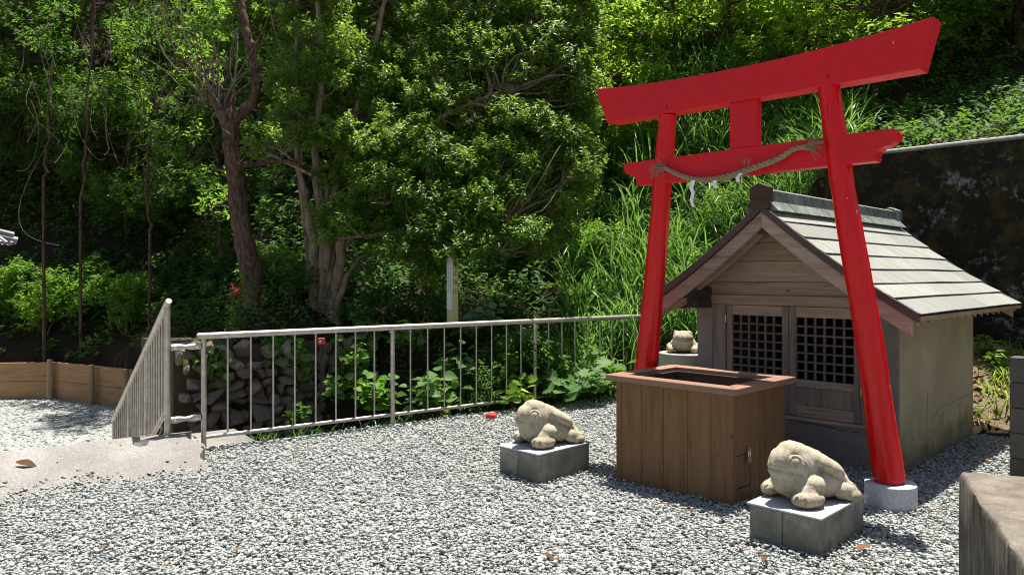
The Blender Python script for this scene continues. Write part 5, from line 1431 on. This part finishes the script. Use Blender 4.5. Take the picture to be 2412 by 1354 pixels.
def creeper(t, o, z, drop, wid, lb, lm=LF_MID):
    x, y = fence_pt(t, o); root = thing('creeper', lb, 'creeper', (x, y, z), 'creepers on the stone wall'); sm = MB(); lv = Leaves()
    for k in range(9):
        a = Vector((*fence_pt(t + rng.uniform(-wid, wid)*.5, o + .12), z)); b = Vector((*fence_pt(t + rng.uniform(-wid, wid), o - .10), z - drop*rng.uniform(.35, 1)))
        cp = curve_pts(a, b, 8, .10, .06); sm.tube(cp, [.006 - .0005*j for j in range(9)], 4, False)
        P = np.array([c[:] for c in cp for _ in range(2)]) + rng.normal(0, .03, (18, 3)); n = len(P)
        D = rng.normal(0, .6, (n, 3)) + np.array([.5, -.3, -.35]); N = np.array([.75, -.5, .7]) + rng.normal(0, .3, (n, 3)); L = rng.uniform(.05, .10, n)
        lv.add(T_HEART, P, D, N, L, L*.8, rng.random(n))
    part('stem', sm.mesh('stem', True), BARKT, root); part('foliage', lv.mesh('foliage'), lm, root)
creeper(1.5, 2.08, .78, .55, .35, 'leafy creeper hanging over the top of the stone wall near its middle')
creeper(2.35, 2.05, .75, .9, .4, 'long creeper trailing down the stone wall below the red stake')
creeper(0.55, 2.08, .80, .6, .25, 'creeper draped over the corner of the stone wall by the first post', LF_DEEP)

# ---- tall grass on the bank, grass tufts, ground cover
def blades(P, az, L, bend, w, segs=6):
    n = len(P); s = np.linspace(0, 1, segs)
    el = R(86) - bend[:, None]*s[None]**1.4*R(125)
    dl = (L/(segs - 1))[:, None]
    hx = np.concatenate([np.zeros((n, 1)), np.cumsum(np.cos(el[:, :-1])*dl, 1)], 1); hz_ = np.concatenate([np.zeros((n, 1)), np.cumsum(np.sin(el[:, :-1])*dl, 1)], 1)
    c = np.stack([P[:, 0:1] + hx*np.cos(az)[:, None], P[:, 1:2] + hx*np.sin(az)[:, None], P[:, 2:3] + hz_], -1)
    wd = w[:, None]*np.array([.7, 1, 1, .85, .55, .04])[None, :segs]
    sd = np.stack([-np.sin(az), np.cos(az), np.zeros(n)], -1)
    tw = rng.uniform(-.9, .9, n)
    sd = sd*np.cos(tw)[:, None] + np.stack([np.cos(az), np.sin(az), np.zeros(n)], -1)*np.sin(tw)[:, None]
    V = np.stack([c - sd[:, None]*wd[..., None]/2, c + sd[:, None]*wd[..., None]/2], 2).reshape(n, -1, 3)
    t = []
    for k in range(segs - 1): a = k*2; t += [(a, a+1, a+3), (a, a+3, a+2)]
    t = np.array(t); T = (t[None] + (np.arange(n)*segs*2)[:, None, None]).reshape(-1, 3)
    return V.reshape(-1, 3), T, segs*2
def grass_obj(name, cen, per, Lr, wr, rad, mat, label, kind='stuff'):
    n = len(cen)*per; C = np.repeat(np.array(cen), per, 0); a = rng.uniform(0, 2*np.pi, n); r = rad*np.sqrt(rng.random(n))
    P = C + np.stack([r*np.cos(a), r*np.sin(a), -.05*np.ones(n)], -1)
    L = rng.uniform(*Lr, n); V, T, m = blades(P, a + rng.normal(0, 1.0, n), L, rng.uniform(.45, 1.5, n), rng.uniform(*wr, n))
    me = np_mesh(name, V, T, np.repeat(rng.random(n), m))
    return stuff(name, me, mat, label, 'grass') if kind == 'stuff' else me
cen = []
while len(cen) < 480:
    u, d = rng.uniform(1330, 2010), rng.uniform(10.3, 18.5); x, y = ud(u, d); z = float(hz(x, y))
    if z < -.3 or (x > -4.9 and y < 10.8) or (x > -4.2): continue
    cen.append((x, y, z))
grass_obj('tall_grass', cen, 22, (.45, 1.3), (.014, .032), .22, LF_GRASS, 'mass of tall arching green grass on the sunlit bank behind the torii')
cen = []
for k in range(60):
    t = rng.uniform(.5, 6.5); x, y = fence_pt(t, rng.uniform(.05, .35)); cen.append((x, y, -.12))
grass_obj('edge_grass', cen, 9, (.12, .34), (.005, .011), .07, LF_GRASS, 'short grass tufts growing along the gravel edge under the railing')
cen = [(rng.uniform(-2.2, 1.0), rng.uniform(8.95, 10.1), 0) for k in range(120)]; cen = [(x, y, float(hz(x, y)) + .03) for x, y, z in cen]
cen += [(rng.uniform(-2.6, 1.0), 10.1, float(hz(0, 10.1)) + .03) for k in range(30)]
grass_obj('bank_grass', cen, 11, (.10, .36), (.007, .016), .10, LF_YEL, 'sparse grass blades sprouting on the leaf-littered bank by the retaining wall')
def ground_cover():
    lv = Leaves(); n = 21000
    d = np.sqrt(rng.uniform(8.6**2, 23**2, n*3)); u = rng.uniform(-350, 2760, n*3); l = d*(u - U0)/FPX
    x = -S2*d + S2*l; y = S2*d + S2*l; z = hz(x, y); o = (x - FP0[0])*FN[0] + (y - FP0[1])*FN[1]
    k = (z > -.55) & ~((x > -4.6) & (y < 10.7)) & ((o > 2.0 - 9*(y > 8.9)) | ((o > .25) & (((x - FP0[0])*FT[0] + (y - FP0[1])*FT[1]) > 2.5) & (rng.uniform(size=len(z)) < .55)))
    earth = (z < .35) & (d > 13) & (rng.uniform(size=len(z)) < .75)
    k &= ~earth
    k &= ~((d > 15) & (rng.uniform(size=len(z)) < .25) & (u < 1300))
    x, y, z, d = x[k][:n], y[k][:n], z[k][:n], d[k][:n]
    n = len(x); D = np.stack([rng.normal(0, .45, n), rng.normal(0, .45, n), np.ones(n)], -1) + np.array([.3, -.3, 0])
    hh = rng.uniform(.03, .5, n)**1.2
    P = np.stack([x, y, z + hh], -1); patch = .5 + .5*np.sin(x*1.1 + 2*np.sin(y*.7))
    near = d < 12.5
    O = np.tile(np.array([[.7, -.7, 0]]), (n, 1)) + rng.normal(0, .4, (n, 3))
    for sel, tp, L in ((near & (patch > .5), T_DIA, .085), (near & (patch <= .5), T_DIA, .12), (~near & (patch > .4), T_DIA, .13), (~near & (patch <= .4), T_DIA, .16)):
        if sel.sum(): sprigs(lv, P[sel], D[sel], 7, L, .5, tp, .2, 1.0, None, O[sel], .4)
    o = stuff('undergrowth', lv.mesh('undergrowth'), LF_DEEP, 'mixed dark green herbs and creepers covering the wooded slope', 'undergrowth')
    return lv.ntri()
NT += ground_cover(); print('foliage tris', NT)
# hanging vines and thin bare stems on the left slope
VN = [((225, -20, 16.2), (205, 300, 16.0), (190, 470, 16.1), 'thick bare liana stem leaning up the dark slope above the tiled roof'), ((360, 300, 15.6), (335, 420, 15.5), (352, 545, 15.6), 'dead forked stem in the dark hollow left of the pollarded trunk'),
      ((247, 120, 15.2), (246, 230, 15.2), (250, 370, 15.2), 'straight pale hanging vine on the left slope'), ((330, 20, 15.0), (322, 170, 15.0), (335, 330, 15.0), 'long wavy hanging vine left of the bare branches'),
      ((120, 140, 15.8), (118, 300, 15.7), (104, 420, 15.8), 'dark slim trunk standing in the deep shade at far left')]
for a, b, c, lb in VN:
    A, B_, C_ = pd(*a), pd(*b), pd(*c); th = .032 if 'trunk' in lb or 'liana' in lb or 'stem' in lb else .012
    pts = []
    for k in range(15):
        s = k/14; pts.append(A*(1-s)**2 + B_*2*s*(1-s) + C_*s*s + Vector(rng.normal(0, .025, 3)))
    gz = float(hz(C_.x, C_.y))
    if th > .02 and gz < C_.z: pts.append(Vector((C_.x, C_.y, gz - .1)))
    top('woody_vine', MB().tube(pts, [th*(.6 + .5*k/len(pts)) for k in range(len(pts))], 6).mesh('woody_vine', True), BARKD if th > .02 else BARKT, lb, 'vine', 'vines and bare stems on the slope')

mb = MB()
for k in range(34):
    u, v, d = rng.uniform(60, 560), rng.uniform(-60, 260), rng.uniform(14.2, 16.2)
    a = pd(u, v, d); b = pd(u + rng.normal(0, 45), v + rng.uniform(120, 330), d + rng.normal(0, .3))
    mb.tube(curve_pts(a, b, 12, rng.uniform(-.12, .12), .11), .004 + .004*rng.random(), 4, False)
stuff('vine_tangle', mb.mesh('vine_tangle', True), BARKT, 'tangle of thin pale vines hanging among the leaves of the dark slope', 'vines')

# ---- dry leaves
def dry_leaf_mesh(seed):
    r = np.random.default_rng(seed); vs_, fs = [], []
    n = 7
    for k in range(n):
        s = k/(n - 1); w = .5*math.sin(math.pi*min(.97, .06 + s*.92))**.8*.42; curl = .22*r.uniform(.5, 1.3)
        zc = .10*math.sin(math.pi*s)*r.uniform(.8, 1.1) + .05*s*r.uniform(-1, 1)
        vs_ += [(s - .5, -w, zc + curl*w), (s - .5, 0, zc), (s - .5, w, zc + curl*w*r.uniform(.4, 1.2))]
    for k in range(n - 1):
        a = k*3; fs += [(a, a+3, a+4, a+1), (a+1, a+4, a+5, a+2)]
    m = MB().add(vs_, fs).mesh('fallen_leaf', True)
    at = m.attributes.new('rnd', 'FLOAT', 'POINT'); at.data.foreach_set('value', np.full(len(m.vertices), r.uniform(.1, 1), np.float32)); return m
DL = [dry_leaf_mesh(k) for k in range(8)]
LUV = [(2036, 1292, .13), (1662, 1250, .07), (1560, 1190, .09), (1628, 1205, .07), (1368, 1112, .06), (1170, 1157, .05), (1292, 1312, .08), (1310, 1320, .06), (1540, 1322, .09), (1563, 1345, .05), (1800, 1318, .09), (1830, 1330, .06), (1690, 1180, .05),
       (930, 1238, .06), (1010, 1185, .05), (700, 1225, .06), (395, 1335, .06), (90, 1215, .05), (2120, 1225, .05), (2100, 1245, .06), (2170, 1195, .06), (2200, 1210, .09), (2240, 1195, .08), (2330, 1085, .08), (2375, 1055, .09), (2290, 1055, .07),
       (1090, 1000, .05), (1065, 1030, .04), (1285, 1160, .04), (840, 1180, .04), (1890, 1265, .05), (1960, 1345, .07), (1745, 1290, .05), (1480, 1260, .05), (560, 1290, .05), (1430, 1330, .06), (2045, 1340, .05), (1200, 1280, .05), (250, 1290, .05), (640, 1120, .04)]
for k, (u, v, L) in enumerate(LUV):
    p = pz(u, v, .02)
    top('fallen_leaf', DL[k % 8], LF_DRY, 'dry brown fallen leaf lying curled on the grey gravel', 'leaf', 'fallen leaves on the gravel', (p.x, p.y, .026), (rng.uniform(-.25, .25), rng.uniform(-.3, .3), rng.uniform(0, 6.28)), L)
p = pz(62, 1100, .10)
top('curled_leaf', DL[3], LF_DRY, 'large crumpled dark brown leaf lying on the bleached concrete slab', 'leaf', None, (p.x, p.y, .125), (.6, .3, 1.0), .15)
def litter():
    lv = Leaves(); n = 900; x = rng.uniform(-2.3, 1.5, n); y = rng.uniform(8.8, 10.0, n); z = hz(x, y) + .05
    D = np.stack([rng.normal(size=n), rng.normal(size=n), rng.normal(0, .35, n)], -1); N = np.array([0, 0, 1.]) + rng.normal(0, .4, (n, 3)); L = rng.uniform(.05, .12, n)
    lv.add(T_DIA, np.stack([x, y, z], -1), D, N, L, L*.45, rng.random(n))
    stuff('leaf_litter', lv.mesh('leaf_litter'), LF_DRY, 'dry leaves and twigs littering the bank beside the shrine', 'leaf litter')
litter()
for (u, v, d, h, lb) in ((2325, 940, 8.6, .26, 'bright green weed nearest the shrine corner on the littered bank'), (2368, 905, 8.9, .30, 'taller bright weed beside the block wall end'), (2345, 985, 8.4, .18, 'small weed low on the littered bank')):
    x, y = ud(u, d); leafy_plant(u, v, d, h, .10, 4, .10, T_HEART, LF_YEL, lb, 'weeds on the bank', .5, 'bank_weed', float(hz(x, y)) + .02)
print('objects', len(bpy.data.objects))
